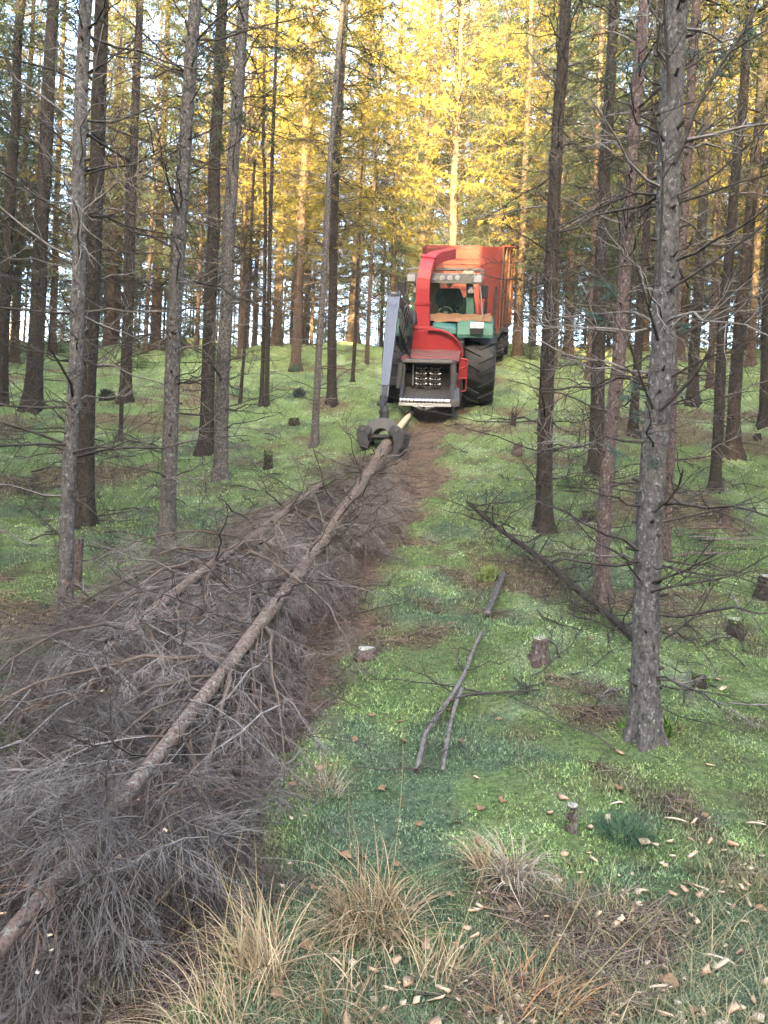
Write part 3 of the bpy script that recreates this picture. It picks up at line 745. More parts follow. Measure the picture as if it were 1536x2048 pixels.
def sprig(root, origin, px, depth, L, n=9):
    """a small live spray of blue-green needles on a lower twig"""
    b = along(px[0], px[1], depth) - origin
    d0 = unit(np.array([rng.uniform(-1, 1), rng.uniform(-.4, .1), rng.uniform(-.2, .5)]))
    base = b + d0 * L * rng.random((n, 1)); dv = unit(d0 + rng.normal(0, .45, (n, 3))); T = curve(base, dv, rng.uniform(.3, .55, n) * L, rng.uniform(-.3, .1, n), 4, .04)
    w = tubes(T, np.full((n, 4), .0016), 3)
    m = n * 46; q = rng.integers(0, n, m); u = rng.random(m)[:, None] * 2.99; k = u.astype(int)[:, 0]; f = u - k[:, None]
    nb = T[q, k] * (1 - f) + T[q, k + 1] * f; nv = unit(dv[q] + rng.normal(0, .6, (m, 3))) * .021
    wv = unit(np.cross(nv, rng.normal(0, 1, (m, 3)))) * .0014
    V, Fl = cat([(np.stack([nb - wv, nb + wv, nb + nv], 1).reshape(-1, 3), np.arange(m * 3).reshape(-1, 3)), w])
    link('needle_spray', mesh_np('needle_spray', V, Fl, M['needle_blue']), root, kind='stuff')
for px, dp, L in [((1222, 815), 4.1, .16), ((1262, 822), 4.1, .12), ((1205, 880), 4.2, .14), ((1330, 915), 3.95, .10), ((1225, 650), 4.2, .15), ((1240, 590), 4.1, .15), ((1390, 650), 4.0, .12), ((1365, 110), 4.2, .25), ((1300, 130), 4.2, .2), ((1440, 60), 4.0, .22), ((1470, 160), 4.1, .18)]:
    sprig(r1root, r1b, px, dp, L)

# the stand on and behind the brow of the hill: single trees that share a few trunk and crown meshes
FT = [trunk_mesh([(0, 0, 0), (rng.uniform(-.2, .2), rng.uniform(-.2, .2), 8)], .115, .02, 15.2, M['bark_far'], 12, .25, .4, 10, .05, 8)[0] for _ in range(4)]
def stand():
    pts = list(TREES); n = 0; tries = 0
    mids = [(rng.uniform(.4, 5.2), rng.uniform(27.5, 40)) for _ in range(56)]
    while n < 198 and tries < 30000:
        tries += 1
        y = 17.5 + 38 * rng.random() ** 1.25; x = rng.uniform(-1, 1) * (.60 * y + 2.5)
        midx = bool(mids)
        if mids:
            x, y = mids.pop()
        tcx = float(np.interp(y, [12, 16, 21, 26, 30], [.9, 1.2, 2.0, 2.7, 3.0]))
        if y < 27 and abs(x - tcx) < 2.3:
            continue
        if y < 21 and abs(x) < .5 * y:
            continue
        md = 1.25 if y < 30 else 1.7
        if any((x - a) ** 2 + (y - b) ** 2 < md * md for a, b in pts):
            continue
        pts.append((x, y)); n += 1
        u, v = x / y * F + 768, 0
        side = 'left' if u < 640 else ('right' if u > 1040 else 'middle')
        if y < 32:
            lb = {'left': 'slender hilltop spruce left of the machine, one of many alike', 'right': 'slender hilltop spruce right of the machine, one of many alike', 'middle': 'sunlit hilltop spruce directly behind the machine, one of many alike'}[side]
        else:
            lb = {'left': 'distant spruce beyond the brow of the hill on the left', 'right': 'distant spruce beyond the brow of the hill on the right', 'middle': 'distant golden spruce beyond the brow behind the red trailer'}[side]
        s = rng.uniform(.95, 1.3) * (1.5 if midx else 1)
        root = empty('spruce_tree', (x, y, float(hgt(x, y)) - .05), lb, 'tree', {'left': 'stand of spruces left of the machine', 'right': 'stand of spruces right of the machine', 'middle': 'stand of spruces behind the machine'}[side] + (' beyond the brow' if y >= 32 else ''), rng.uniform(0, 6.28), (s, s, s))
        tk = link('trunk', FT[int(rng.integers(4))], root, Matrix.Diagonal((rng.uniform(.42, .92),) * 2 + (1, 1)))
        gold = rng.random() < (.9 if side == 'middle' or abs(u - 760) < 330 else .12)  # gold crowns carry the painted sunlight of the middle; sides stay green
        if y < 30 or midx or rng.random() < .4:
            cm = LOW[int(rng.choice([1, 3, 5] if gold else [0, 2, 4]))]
        else:
            cm = CR_MID[1 if gold else int(rng.choice([0, 2]))]
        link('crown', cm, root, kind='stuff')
        if y < 34:
            link('dead_branches', SKIRT[int(rng.integers(4))], root, Matrix.Rotation(rng.uniform(0, 6.28), 4, 'Z'), kind='stuff')
stand()

def thin_far():
    pts = []
    while len(pts) < 54:
        y = rng.uniform(30, 48); x = rng.uniform(-1, 1) * .58 * y
        if any((x - a) ** 2 + (y - b) ** 2 < .8 for a, b in pts):
            continue
        pts.append((x, y)); side = 'left' if x / y * F + 768 < 800 else 'right'
        root = empty('spruce_tree', (x, y, float(hgt(x, y)) - .05), 'thin bare pole of a dead spruce against the sky beyond the brow on the %s' % side, 'tree', 'thin bare spruces beyond the brow on the %s' % side, rng.uniform(0, 6.28))
        q = rng.uniform(.28, .5); link('trunk', FT[int(rng.integers(4))], root, Matrix.Diagonal((q, q, 1, 1)))
        link('dead_branches', SKIRT[int(rng.integers(4))], root, Matrix.Diagonal((.8, .8, 1.3, 1)), kind='stuff')
thin_far()

def seedlings():
    for k in range(16):
        px, py = [(40, 716), (120, 712), (205, 712), (275, 716), (330, 708), (365, 722), (470, 716), (560, 722), (650, 716), (735, 722), (1060, 726), (1120, 722), (1225, 728), (1330, 726), (1440, 738), (1520, 744)][k]
        r = ray(px, py); d = rng.uniform(21, 27.5); x, y = r[0] * d, d
        s = rng.uniform(.055, .12)
        root = empty('young_spruce', (x, y, float(hgt(x, y)) - .05), 'knee high young spruce on the mossy brow of the hill', 'seedling', 'young spruces on the brow', rng.uniform(0, 6.28))
        link('crown', LOW[int(rng.choice([0, 2, 4]))], root, Matrix.Translation((0, 0, -1.2 * s * 1.3)) @ Matrix.Diagonal((s * 2.6, s * 2.6, s * .9, 1)), kind='stuff')
        link('trunk', FT[k % 4], root, Matrix.Diagonal((.12, .12, s * .8, 1)))
seedlings()

# the wood goes on at both sides of the track, just outside the picture
def sides():
    n = 0
    for k in range(400):
        y = rng.uniform(3.5, 17); sg = -1 if rng.random() < .62 else 1; x = sg * (.56 * y + rng.uniform(1.6, 9))
        if any((x - a) ** 2 + (y - b) ** 2 < 1.9 ** 2 for a, b in TREES):
            continue
        TREES.append((x, y)); n += 1
        side = 'left' if sg < 0 else 'right'
        root = empty('spruce_tree', (x, y, float(hgt(x, y)) - .05), 'spruce of the dense wood beside the track on the %s' % side, 'tree', 'wood beside the track on the %s' % side, rng.uniform(0, 6.28))
        link('trunk', FT[int(rng.integers(4))], root, Matrix.Diagonal((.8, .8, 1, 1)))
        link('crown', (LOW + MID)[int(rng.integers(9))], root, kind='stuff')
        link('dead_branches', SKIRT[int(rng.integers(4))], root, Matrix.Rotation(rng.uniform(0, 6.28), 4, 'Z'), kind='stuff')
        if n >= 36:
            break
sides()

# the tall wood across the clearing behind the camera, whose shadow lies over the slope
def far_wood():
    parts, tk = [], []
    (NV, NF), (WV, WF) = crown(.8, 25.0, 3.0, 7, .62, 7, 10, .5, .34)
    for k in range(140):
        x = -46 + 92 * ((k * .618) % 1) + rng.uniform(-1.5, 1.5); y = rng.uniform(-45, -36); s = rng.uniform(.97, 1.03) + .05 * min(1, abs(x - 1) / 12)
        Mx = Matrix.Translation((x, y, float(hbase(x, y)))) @ Matrix.Rotation(rng.uniform(0, 6.28), 4, 'Z') @ Matrix.Scale(s, 4)
        parts.append(xf((NV, NF), Mx))
        tk.append(((x, y, float(hbase(x, y)) - .2), (x, y, float(hbase(x, y)) + 23 * s)))
    T = tubes(np.array(tk), np.array([[.2, .03]]).repeat(len(tk), 0), 7)
    V, Fl = cat(parts + [T])
    link('far_wood', mesh_np('far_wood', V, Fl, M['needle']), kind='stuff')
far_wood()

# ------------------------------------------------------------------ felled and fallen wood
def log_mesh(P, r0, r1, mat, seg=18, ds=.04, rough=.09, name='trunk'):
    """a closed log along the polyline P (relative to its base)"""
    P = np.array(P, float); sl_ = np.concatenate([[0], np.cumsum(np.linalg.norm(np.diff(P, axis=0), axis=1))])
    n = max(8, int(sl_[-1] / ds)); s = np.linspace(0, sl_[-1], n)
    C = np.stack([np.interp(s, sl_, P[:, i]) for i in range(3)], -1)
    for _ in range(2):
        C[1:-1] = (C[:-2] + 2 * C[1:-1] + C[2:]) / 4
    q = rng.uniform(0, 90); C[:, 2] += .012 * vn(s * 1.3, s * 0 + q); C[:, 0] += .012 * vn(s * 1.1, s * 0 + q + 9)
    R = np.linspace(r0, r1, n)
    V, Q = tubes(C[None], R[None], seg)
    V = V.reshape(n, seg, 3); th = np.arange(seg) * 2 * np.pi / seg
    S_, T_ = np.meshgrid(s, th, indexing='ij')
    f = 1 + rough * fbm(np.cos(T_) * 2 + q, np.sin(T_) * 2, S_ * 3, seed=14) + rough * .6 * vn(np.cos(T_) * 5 + q, np.sin(T_) * 5, S_ * 14, seed=15)
    V = C[:, None] + (V - C[:, None]) * f[..., None]
    V = np.concatenate([V.reshape(-1, 3), C[:1], C[-1:]])
    j = np.arange(seg); j2 = (j + 1) % seg; N = n * seg
    caps = np.concatenate([np.stack([j2, j, np.full(seg, N)], -1), np.stack([j + N - seg, j2 + N - seg, np.full(seg, N + 1)], -1)])
    return mesh_np(name, V, [Q, caps], mat, True), C, R

def disc(c, nrm, r, mat, name='cut_face', seg=20, proud=.004):
    nrm = unit(np.array(nrm, float)); a = unit(np.cross(nrm, [0.3, .2, .9])); b = np.cross(nrm, a)
    th = np.arange(seg) * 2 * np.pi / seg
    rr = r * (1 + .06 * np.sin(3 * th + 1) + .03 * np.sin(7 * th))
    ring = c + a * (np.cos(th) * rr)[:, None] + b * (np.sin(th) * rr)[:, None]
    V = np.concatenate([ring, ring + nrm * proud, [c + nrm * proud]]); j = np.arange(seg); j2 = (j + 1) % seg
    return mesh_np(name, V, [np.stack([j, j2, j2 + seg, j + seg], -1), np.stack([j + seg, j2 + seg, np.full(seg, 2 * seg)], -1)], mat, False)

def dirmat(p, d, L, roll=0.0, thick=1.0):
    d = Vector(d).normalized(); q = Vector((1, 0, 0)).rotation_difference(d).to_matrix().to_4x4()
    return Matrix.Translation(Vector(p)) @ q @ Matrix.Rotation(roll, 4, 'X') @ Matrix.Diagonal((L, thick, thick, 1))

def log(pxs, r0, r1, label, mat='log_bark', cut=True, cat='log', name='felled_log', branches=0, bl=(.3, .8), smin=.05, world=None, bmesh_set=None, group=None):
    W = np.array([at(*p) for p in pxs]) if world is None else np.array(world)
    o = W[0].copy(); root = empty(name, o, label, cat, group)
    me, C, R = log_mesh(W - o, r0, r1, M[mat]); link('trunk', me, root)
    ax = unit(C[-1] - C[0])
    if cut:
        link('cut_face', disc(C[0] - ax * .002, -ax, r0 * .93, M['wood']), root)
        if cut == 2:
            link('cut_face', disc(C[-1] + ax * .002, ax, r1 * .93, M['wood_grey']), root)
    for _ in range(branches):
        k = int(rng.integers(int(len(C) * smin), len(C) - 1)); rv = rng.normal(0, 1, 3); rv[2] = abs(rv[2]) * .6 - .15
        pr = unit(rv - ax * (rv @ ax)); d = unit(pr + ax * rng.uniform(.1, 1.0))
        ms = bmesh_set or (BRP if rng.random() < .25 else BRM)
        link('branch', ms[int(rng.integers(10))], root, dirmat(C[k] + pr * R[k] * .8, d, rng.uniform(*bl), rng.uniform(0, 6.28), rng.uniform(.8, 1.3) * min(1, .2 + .11 * (C[k][1] + o[1]))))
    return root, W

butt = along(776, 886, 12.35)
tipw = at(333, 1490, .34)
low1, low2 = at(152, 1712, .36), at(-45, 1950, .33)
main_log, MW = log(None, .098, .021, 'long thick felled spruce log with its butt gripped in the grapple', branches=54, smin=.06, bl=(.35, .95),
                   world=[butt, butt * .66 + tipw * .34 + np.array([0, 0, -.10]), butt * .33 + tipw * .67 + np.array([0, 0, -.09]), tipw, low1, low2])
_, L2W = log([(642, 972, .26), (520, 1060, .33), (380, 1162, .36), (250, 1262, .30)], .044, .030, 'thinner felled trunk sunk in twigs left of the long thick log', branches=40, bl=(.35, .9), cut=False, name='felled_log')
log([(742, 1060, .10), (714, 1096, .10)], .035, .032, 'short reddish log piece in the bare track beside the long log', name='log_piece', cut=2)
log([(828, 822, .10), (812, 838, .16), (797, 856, .30)], .035, .055, 'peeled yellowish branch end sticking up behind the grapple', mat='wood', cut=False, name='peeled_branch', cat='branch')
log([(936, 1003, .10), (1000, 1060, .14), (1090, 1125, .12), (1180, 1200, .10), (1278, 1282, .12)], .017, .034, 'long thin fallen pole slanting across the moss to the big silver grey spruce', mat='bark_brown', cut=False, branches=40, bl=(.2, .6), name='fallen_pole', bmesh_set=BRM)
log([(1008, 1150, .05), (992, 1190, .05), (976, 1228, .04)], .029, .026, 'straight grey log piece lying on the moss below the bright fern clump', mat='bark_grey', cut=2, name='log_piece')

# forked dead branch in the foreground: stem, prong and long twig are parts
fk = [at(*p) for p in [(962, 1262, .05), (944, 1300, .06), (930, 1340, .07), (905, 1385, .07), (872, 1432, .06), (852, 1460, .06), (843, 1500, .05), (834, 1538, .03)]]
froot = empty('forked_branch', fk[0], 'crooked forked dead branch lying on the dark moss in the centre foreground', 'branch')
link('stem', log_mesh(np.array(fk) - fk[0], .0125, .0125, M['wood_grey'], 12, .03, name='stem')[0], froot)
pr_ = np.array([at(*p) for p in [(925, 1378, .06), (908, 1420, .05), (893, 1475, .04), (882, 1538, .03)]])
link('prong', log_mesh(pr_ - fk[0], .012, .009, M['wood_grey'], 10, .03, name='prong')[0], froot)
tw_ = np.array([at(*p) for p in [(900, 1402, .07), (940, 1386, .12), (1000, 1383, .12), (1080, 1377, .10)]])
link('long_twig', log_mesh(tw_ - fk[0], .009, .004, M['twig'], 7, .03, name='long_twig')[0], froot)
for _ in range(9):
    k = int(rng.integers(0, len(fk)))
    link('twig', BRM[int(rng.integers(10))], froot, dirmat(fk[k] - fk[0], (rng.normal(), rng.normal(), rng.uniform(0, .5)), rng.uniform(.15, .4), rng.uniform(0, 6.28), .6))

# the mass of dead spruce twigs that the dragged trees carry
def ribbons(P, R):
    N, S, _ = P.shape; T = unit(np.gradient(P, axis=1)); W = unit(np.cross(T, rng.normal(0, 1, (N, 1, 3)))) * R[..., None]
    V = np.stack([P - W, P + W], 2).reshape(-1, 3); i = np.arange(N)[:, None] * 2 * S + np.arange(S - 1)[None] * 2
    return V, np.stack([i, i + 1, i + 3, i + 2], -1).reshape(-1, 4)

def spray_arr(th=1.0, m=16, n=95):
    P = curve(np.zeros((1, 3)), np.array([[1., 0, 0.]]), np.ones(1), np.array([rng.uniform(-.25, .1)]), 6, .06); P[0, 0] = 0
    parts = [tubes(P, np.linspace(.0065, .002, 6)[None] * th, 4)]
    s = rng.uniform(.08, .98, m); i = s * 5; k = np.clip(i.astype(int), 0, 4); f = (i - k)[:, None]
    b = P[0][k] * (1 - f) + P[0][k + 1] * f; sg = np.where(rng.random(m) < .5, -1, 1); a = rng.uniform(.35, 1.0, m)
    d = unit(np.stack([np.cos(a), np.sin(a) * sg, rng.uniform(-.7, .25, m)], -1)); L = rng.uniform(.2, .55, m) * (1.1 - .6 * s)
    T = curve(b, d, L, rng.uniform(-.55, .05, m), 5, .07)
    parts.append(tubes(T, np.linspace(.0030, .0012, 5)[None].repeat(m, 0) * th, 3))
    q = rng.integers(0, m, n); u = rng.random(n) * 3.99; kk = u.astype(int); ff = (u - kk)[:, None]
    b2 = T[q, kk] * (1 - ff) + T[q, kk + 1] * ff; d2 = unit(d[q] + rng.normal(0, .5, (n, 3)) + np.array([0, 0, -.35])); L2 = rng.uniform(.05, .19, n)
    parts.append(ribbons(curve(b2, d2, L2, rng.uniform(-.6, 0, n), 3, .06), np.array([[.0017, .0014, .0008]]).repeat(n, 0) * th))
    return cat(parts)

_PP = [(735, 893), (668, 945), (585, 1000), (470, 1062), (350, 1122), (240, 1165), (140, 1215), (60, 1262), (-20, 1310), (-60, 1500), (-60, 2090), (150, 2000), (330, 1850), (470, 1735), (520, 1640), (570, 1550), (605, 1430), (635, 1330), (685, 1230), (735, 1130), (780, 1040), (800, 975), (800, 915)]
_PW = np.array([at(px, py, .12 if py < 1900 else .05)[:2] for px, py in _PP])
def pile_depth(x, y):
    """metres inside the outline of the brush (negative outside)"""
    a = _PW; b = np.roll(_PW, -1, 0); dmin = np.full(np.shape(x), 1e9); ins = np.zeros(np.shape(x), bool)
    for (ax, ay), (bx, by) in zip(a, b):
        ex, ey = bx - ax, by - ay; t = np.clip(((x - ax) * ex + (y - ay) * ey) / (ex * ex + ey * ey + 1e-9), 0, 1)
        dmin = np.minimum(dmin, np.hypot(x - ax - t * ex, y - ay - t * ey))
        c = ((ay > y) != (by > y)) & (x < ex * (y - ay) / (by - ay + 1e-12) + ax); ins ^= c
    return np.where(ins, dmin, -dmin)

def build_brush():
    SP = [spray_arr() for _ in range(9)]; SN = [spray_arr(rng.uniform(.55, 1.0), 16, 110) for _ in range(7)]
    dl = unit(tipw - butt)
    parts, cols, n = [], [], 0
    LOGS = [(MW[i], MW[i + 1], .42) for i in range(3)] + [(L2W[i], L2W[i + 1], .2) for i in range(2)]
    want = 640; tries = 0
    while n < want and tries < 60000:
        tries += 1
        u = rng.random(); y = 1 / (1 / 1.75 + u * (1 / 12.6 - 1 / 1.75)) if rng.random() < .68 else rng.uniform(1.75, 12.6)
        x = rng.uniform(-.6 * y - .4, .15 * y + .2)
        dd = float(pile_depth(np.array(x), np.array(y)))
        if dd < .02:
            continue
        hmax = min(.34, .08 + .5 * dd) * (1.0 if y < 9 else .8)
        z = float(hgt(x, y)) + hmax * (rng.random() ** .6) + .02
        low = False
        for (A_, B_, rr_) in LOGS:                       # keep the twigs below the logs that lie on top
            e = B_ - A_; t_ = np.clip(((x - A_[0]) * e[0] + (y - A_[1]) * e[1]) / (e[0] ** 2 + e[1] ** 2), 0, 1); q = A_ + e * t_
            if math.hypot(x - q[0], y - q[1]) < rr_:
                z = min(z, q[2] - .20); low = True
        e = MW[4] - MW[3]; t_ = ((x - MW[3][0]) * e[0] + (y - MW[3][1]) * e[1]) / (e[0] ** 2 + e[1] ** 2)
        if -.2 < t_ < 1.12 and abs((x - MW[3][0]) * e[1] - (y - MW[3][1]) * e[0]) / math.hypot(e[0], e[1]) < .30 and not low:
            z = MW[3][2] + e[2] * t_ + rng.uniform(-.12, .12)      # here the twigs lie over the stem
        ang = math.atan2(dl[1], dl[0]) + rng.normal(0, .62); el = rng.uniform(-.25, .30) if not low else rng.uniform(-.3, .0)
        L = rng.uniform(.45, 1.0) * (1 if dd > .3 else .75)
        d = (math.cos(ang) * math.cos(el), math.sin(ang) * math.cos(el), el)
        th = .9 + .05 * y
        V, Q = xf(SP[int(rng.integers(9))] if y > 4.2 else SN[int(rng.integers(7))], dirmat((x - d[0] * L * .4, y - d[1] * L * .4, z), d, L, rng.uniform(-.9, .9), L * (.8 + .2 * rng.random())))
        g = hgt(V[:, 0], V[:, 1]); V[:, 2] = np.maximum(V[:, 2], g + .004)
        parts.append((V, Q)); n += 1
        tone = rng.uniform(.45, 1.15); base = np.array([.105, .083, .070]) if rng.random() < .7 else np.array([.185, .158, .142])
        if rng.random() < .15:
            base = np.array([.12, .078, .056])
        cols.append(np.broadcast_to(base * tone, V.shape))
    # whole boughs of the dragged trees, arching out of the stems with their sprays
    stems = [(MW[i], MW[i + 1]) for i in range(5)] + [(L2W[i], L2W[i + 1]) for i in range(3)] * 1
    wts = np.array([np.linalg.norm(b - a) / (.5 * (a[1] + b[1])) ** .6 for a, b in stems]); wts /= wts.sum()
    k = 0; tries = 0
    while k < 185 and tries < 6000:
        tries += 1
        A_, B_ = stems[int(rng.choice(len(stems), p=wts))]; q = A_ + (B_ - A_) * rng.random()
        if q[1] > 11.3:
            continue
        sg = -1 if rng.random() < .5 else 1; ang = math.atan2(dl[1], dl[0]) + sg * rng.uniform(.15, 1.15); L = rng.uniform(.7, 1.55) * (.75 if q[1] < 3.2 else 1)
        up = rng.uniform(-.1, .35); d = unit(np.array([math.cos(ang), math.sin(ang), up]))
        ex, ey = q[0] + d[0] * L, q[1] + d[1] * L
        if float(pile_depth(np.array(ex), np.array(ey))) < -.12 or ey < 1.6:
            continue
        k += 1
        P = curve(q[None] + np.array([0, 0, -.05]), d[None], np.array([L]), np.array([-rng.uniform(.35, .75)]), 9, .03)
        P[0, :, 2] = np.maximum(P[0, :, 2], hgt(P[0, :, 0], P[0, :, 1]) + .03)
        tone = rng.uniform(.55, 1.15)
        r = .010 * L if q[1] > 3.5 else .007 * L
        V, Q = tubes(P, np.linspace(r, r * .3, 9)[None], 5); parts.append((V, Q)); cols.append(np.broadcast_to(np.array([.12, .088, .066]) * tone, V.shape))
        for t in np.linspace(.15, .97, int(rng.integers(5, 9))):
            i = min(int(t * 8), 7); b0 = P[0, i] * (1 - (t * 8 - i)) + P[0, i + 1] * (t * 8 - i); td = unit(P[0, i + 1] - P[0, i])
            a2 = rng.choice([-1, 1]) * rng.uniform(.2, .9); ca, sa = math.cos(a2), math.sin(a2)
            d2 = unit(np.array([td[0] * ca - td[1] * sa, td[0] * sa + td[1] * ca, td[2] + rng.uniform(-.35, .1)])); l2 = rng.uniform(.3, .62) * (1.1 - .5 * t) * min(1.2, L)
            V, Q = xf(SP[int(rng.integers(9))] if q[1] > 4.2 else SN[int(rng.integers(7))], dirmat(b0, d2, l2, rng.uniform(-.6, .6), l2))
            V[:, 2] = np.maximum(V[:, 2], hgt(V[:, 0], V[:, 1]) + .004)
            parts.append((V, Q)); base = np.array([.142, .113, .096]) if rng.random() < .6 else np.array([.25, .215, .195])
            cols.append(np.broadcast_to(base * tone * rng.uniform(.8, 1.2), V.shape))
    V, Fl = cat(parts)
    link('brush_pile', mesh_np('brush_pile', V, Fl, M['straw'], False, np.concatenate(cols)), kind='stuff')
build_brush()

# bare branches lying loose on top of the brush and along the track
def loose_branch(px, py, clear, L, label, group, pale=False, spread=.5, along_log=True):
    p = at(px, py, clear); base = math.atan2(tipw[1] - butt[1], tipw[0] - butt[0]) if along_log else rng.uniform(0, 6.28)
    a = base + rng.normal(0, spread); d = (math.cos(a), math.sin(a), rng.uniform(-.08, .12))
    g = float(hgt(p[0] + d[0] * L, p[1] + d[1] * L)) + clear
    d = (d[0] * L, d[1] * L, g - p[2] + rng.uniform(-.02, .05))
    o = link('dead_branch', (BRP if pale else BRM)[int(rng.integers(10))], None, dirmat(p, d, L, rng.uniform(0, 6.28), min(1.2, .15 + .13 * p[1])))
    o['label'] = label; o['category'] = 'branch'; o['group'] = group
for px, py in [(250, 1330), (150, 1400), (420, 1230), (520, 1330), (560, 1410), (300, 1250), (600, 1120), (520, 1120), (380, 1400), (60, 1380), (700, 1010), (640, 1060)]:
    loose_branch(px, py, .40, rng.uniform(.5, 1.0), 'pale bare branch lying loose on top of the brush pile', 'bare branches on the brush', True)
for px, py in [(760, 1010), (800, 960), (770, 1090), (745, 1180), (700, 1290), (790, 1040), (820, 930), (690, 1230), (660, 1330), (860, 880), (755, 1120), (720, 1150), (640, 1420), (600, 1500)]:
    loose_branch(px, py, .05, rng.uniform(.4, .8), 'thin bare branch lying in the bare brown track right of the long log', 'bare branches in the track', rng.random() < .4, .6)
for k in range(75):
    px, py = rng.uniform(860, 1530), rng.uniform(820, 1420)
    if abs(px - 1300) < 40 or (px < 1000 and py > 1100):
        continue
    loose_branch(px, py, .03, rng.uniform(.35, .9), 'thin dead branch lying on the moss of the right-hand slope', 'dead branches on the right slope', rng.random() < .25, 1, False)
for k in range(75):
    px, py = rng.uniform(0, 740), rng.uniform(780, 1130)
    if py > 900 + (740 - px) * .40:
        continue
    loose_branch(px, py, .03, rng.uniform(.5, 1.2), 'thin dead branch lying on the moss of the left-hand slope', 'dead branches on the left slope', rng.random() < .2, 1, False)
loose_branch(1230, 1500, .04, .8, 'long thin twig lying below the foot of the big silver grey spruce', None, False, .1, False)

# ------------------------------------------------------------------ stumps
def stump(px, py, w, hh, label, mat='bark_red', face='cut_grey', moss=0.0, splinter=0.0, cut=True, seg=18):
    b = at(px, py); d = b[1]; r = w * d / F / 2; H = hh * d / F
    b[2] = float(hgt(b[0], b[1])); root = empty('tree_stump', b, label, 'stump')
    zt = np.linspace(-.05, H, 14); th = np.arange(seg) * 2 * np.pi / seg; Z, T = np.meshgrid(zt, th, indexing='ij'); q = rng.uniform(0, 90)
    R = r * (1 + .10 * fbm(np.cos(T) * 2 + q, np.sin(T) * 2, Z * 6, seed=4) + .05 * vn(np.cos(T) * 6 + q, np.sin(T) * 6, Z * 25)) * (1 + .55 * np.exp(-np.clip(Z, 0, None) / (.5 * r + .015)) * (.6 + .4 * np.cos(4 * T + q)))
    tx, ty = rng.uniform(-.12, .12, 2)
    if splinter:
        Z = Z + (Z / H) ** 2 * H * splinter * (vn(np.cos(T) * 5 + q, np.sin(T) * 5) * .8)
    V = np.stack([R * np.cos(T) + tx * Z, R * np.sin(T) + ty * Z, Z + .15 * R * np.cos(T) * (Z / H) ** 3], -1).reshape(-1, 3)
    i = np.arange(13)[:, None] * seg; j = np.arange(seg)[None]; j2 = (j + 1) % seg
    Q = np.stack([i + j, i + j2, i + seg + j2, i + seg + j], -1).reshape(-1, 4)
    V = np.concatenate([V, [[tx * H, ty * H, H * (.8 if splinter else 1)]]]); jj = np.arange(seg)
    cap = np.stack([jj + 13 * seg, (jj + 1) % seg + 13 * seg, np.full(seg, 14 * seg)], -1)
    link('stump_body', mesh_np('stump_body', V, [Q, cap], M[mat], True), root)
    if cut and not splinter:
        link('cut_face', disc(np.array([tx * H, ty * H, H + .001]), (0, -.12, 1), r * .96, M[face], seg=seg), root)
    if moss:
        n = int(500 * moss); z = rng.random(n) * H * 1.0; t = rng.random(n) * 6.283; top_ = rng.random(n) < .4
        rr = np.where(top_, r * np.sqrt(rng.random(n)), r * 1.06); z = np.where(top_, H, z)
        x, y = rr * np.cos(t) + tx * z, rr * np.sin(t) + ty * z
        col = np.array([.14, .22, .05]) * rng.uniform(.6, 1.3, n)[:, None]
        V, Fc, Cc = blades(x, y, rng.uniform(.012, .03, n), rng.uniform(.006, .014, n), rng.uniform(.2, .9, n), z=z, col=col)
        link('moss_cover', mesh_np('moss_cover', V, Fc, M['blade'], False, Cc), root, kind='stuff')
for a in [
    (1077, 1318, 32, 40, 'short cut stump with a pale flat top, left of the big silver grey spruce', 'bark_red', 'cut_grey', .25),
    (1142, 1664, 22, 52, 'tall narrow cut stump beside the dark green grass tussock', 'bark_red', 'cut_grey', .15),
    (1472, 1268, 31, 27, 'low round cut stump on the moss right of the big silver grey spruce', 'bark_brown', 'cut_grey', .5),
    (1529, 1196, 34, 44, 'cut stump cut off by the right picture edge', 'bark_brown', 'cut_grey', .4),
    (1447, 1048, 19, 32, 'orange brown square stump standing up the slope on the right', 'bark_red', 'wood', 0),
    (1033, 908, 17, 22, 'small cut stump in the strip of moss right of the track', 'bark_red', 'cut_grey', .2),
    (1174, 1042, 26, 22, 'moss covered stump left of the slim pinkish spruce', 'bark_brown', 'cut_grey', 1.4),
    (1514, 880, 13, 13, 'tiny dark stump far up the slope on the right', 'bark_brown', 'cut_grey', 0),
    (733, 1312, 36, 14, 'flat weathered stump at the right border of the brush', 'bark_red', 'cut_grey', .1),
    (588, 848, 20, 11, 'low mossy stump on the far left slope under the slender light spruce', 'bark_brown', 'wood', 1.0),
    (1400, 1372, 27, 26, 'mossy broken stump under the low twigs of the big silver grey spruce', 'bark_brown', 'cut_grey', 1.2),
]:
    stump(*a)
stump(152, 1178, 18, 98, 'splintered orange brown snag behind the pale pinkish spruce trunk', 'bark_red', splinter=.35, cut=False)
stump(536, 938, 17, 30, 'splintered mossy stump left of the thinner felled trunk', 'bark_brown', splinter=.6, cut=False, moss=.6)
stump(1026, 850, 11, 24, 'dark broken stump right of the tractor wheel', 'bark_brown', splinter=.5, cut=False)

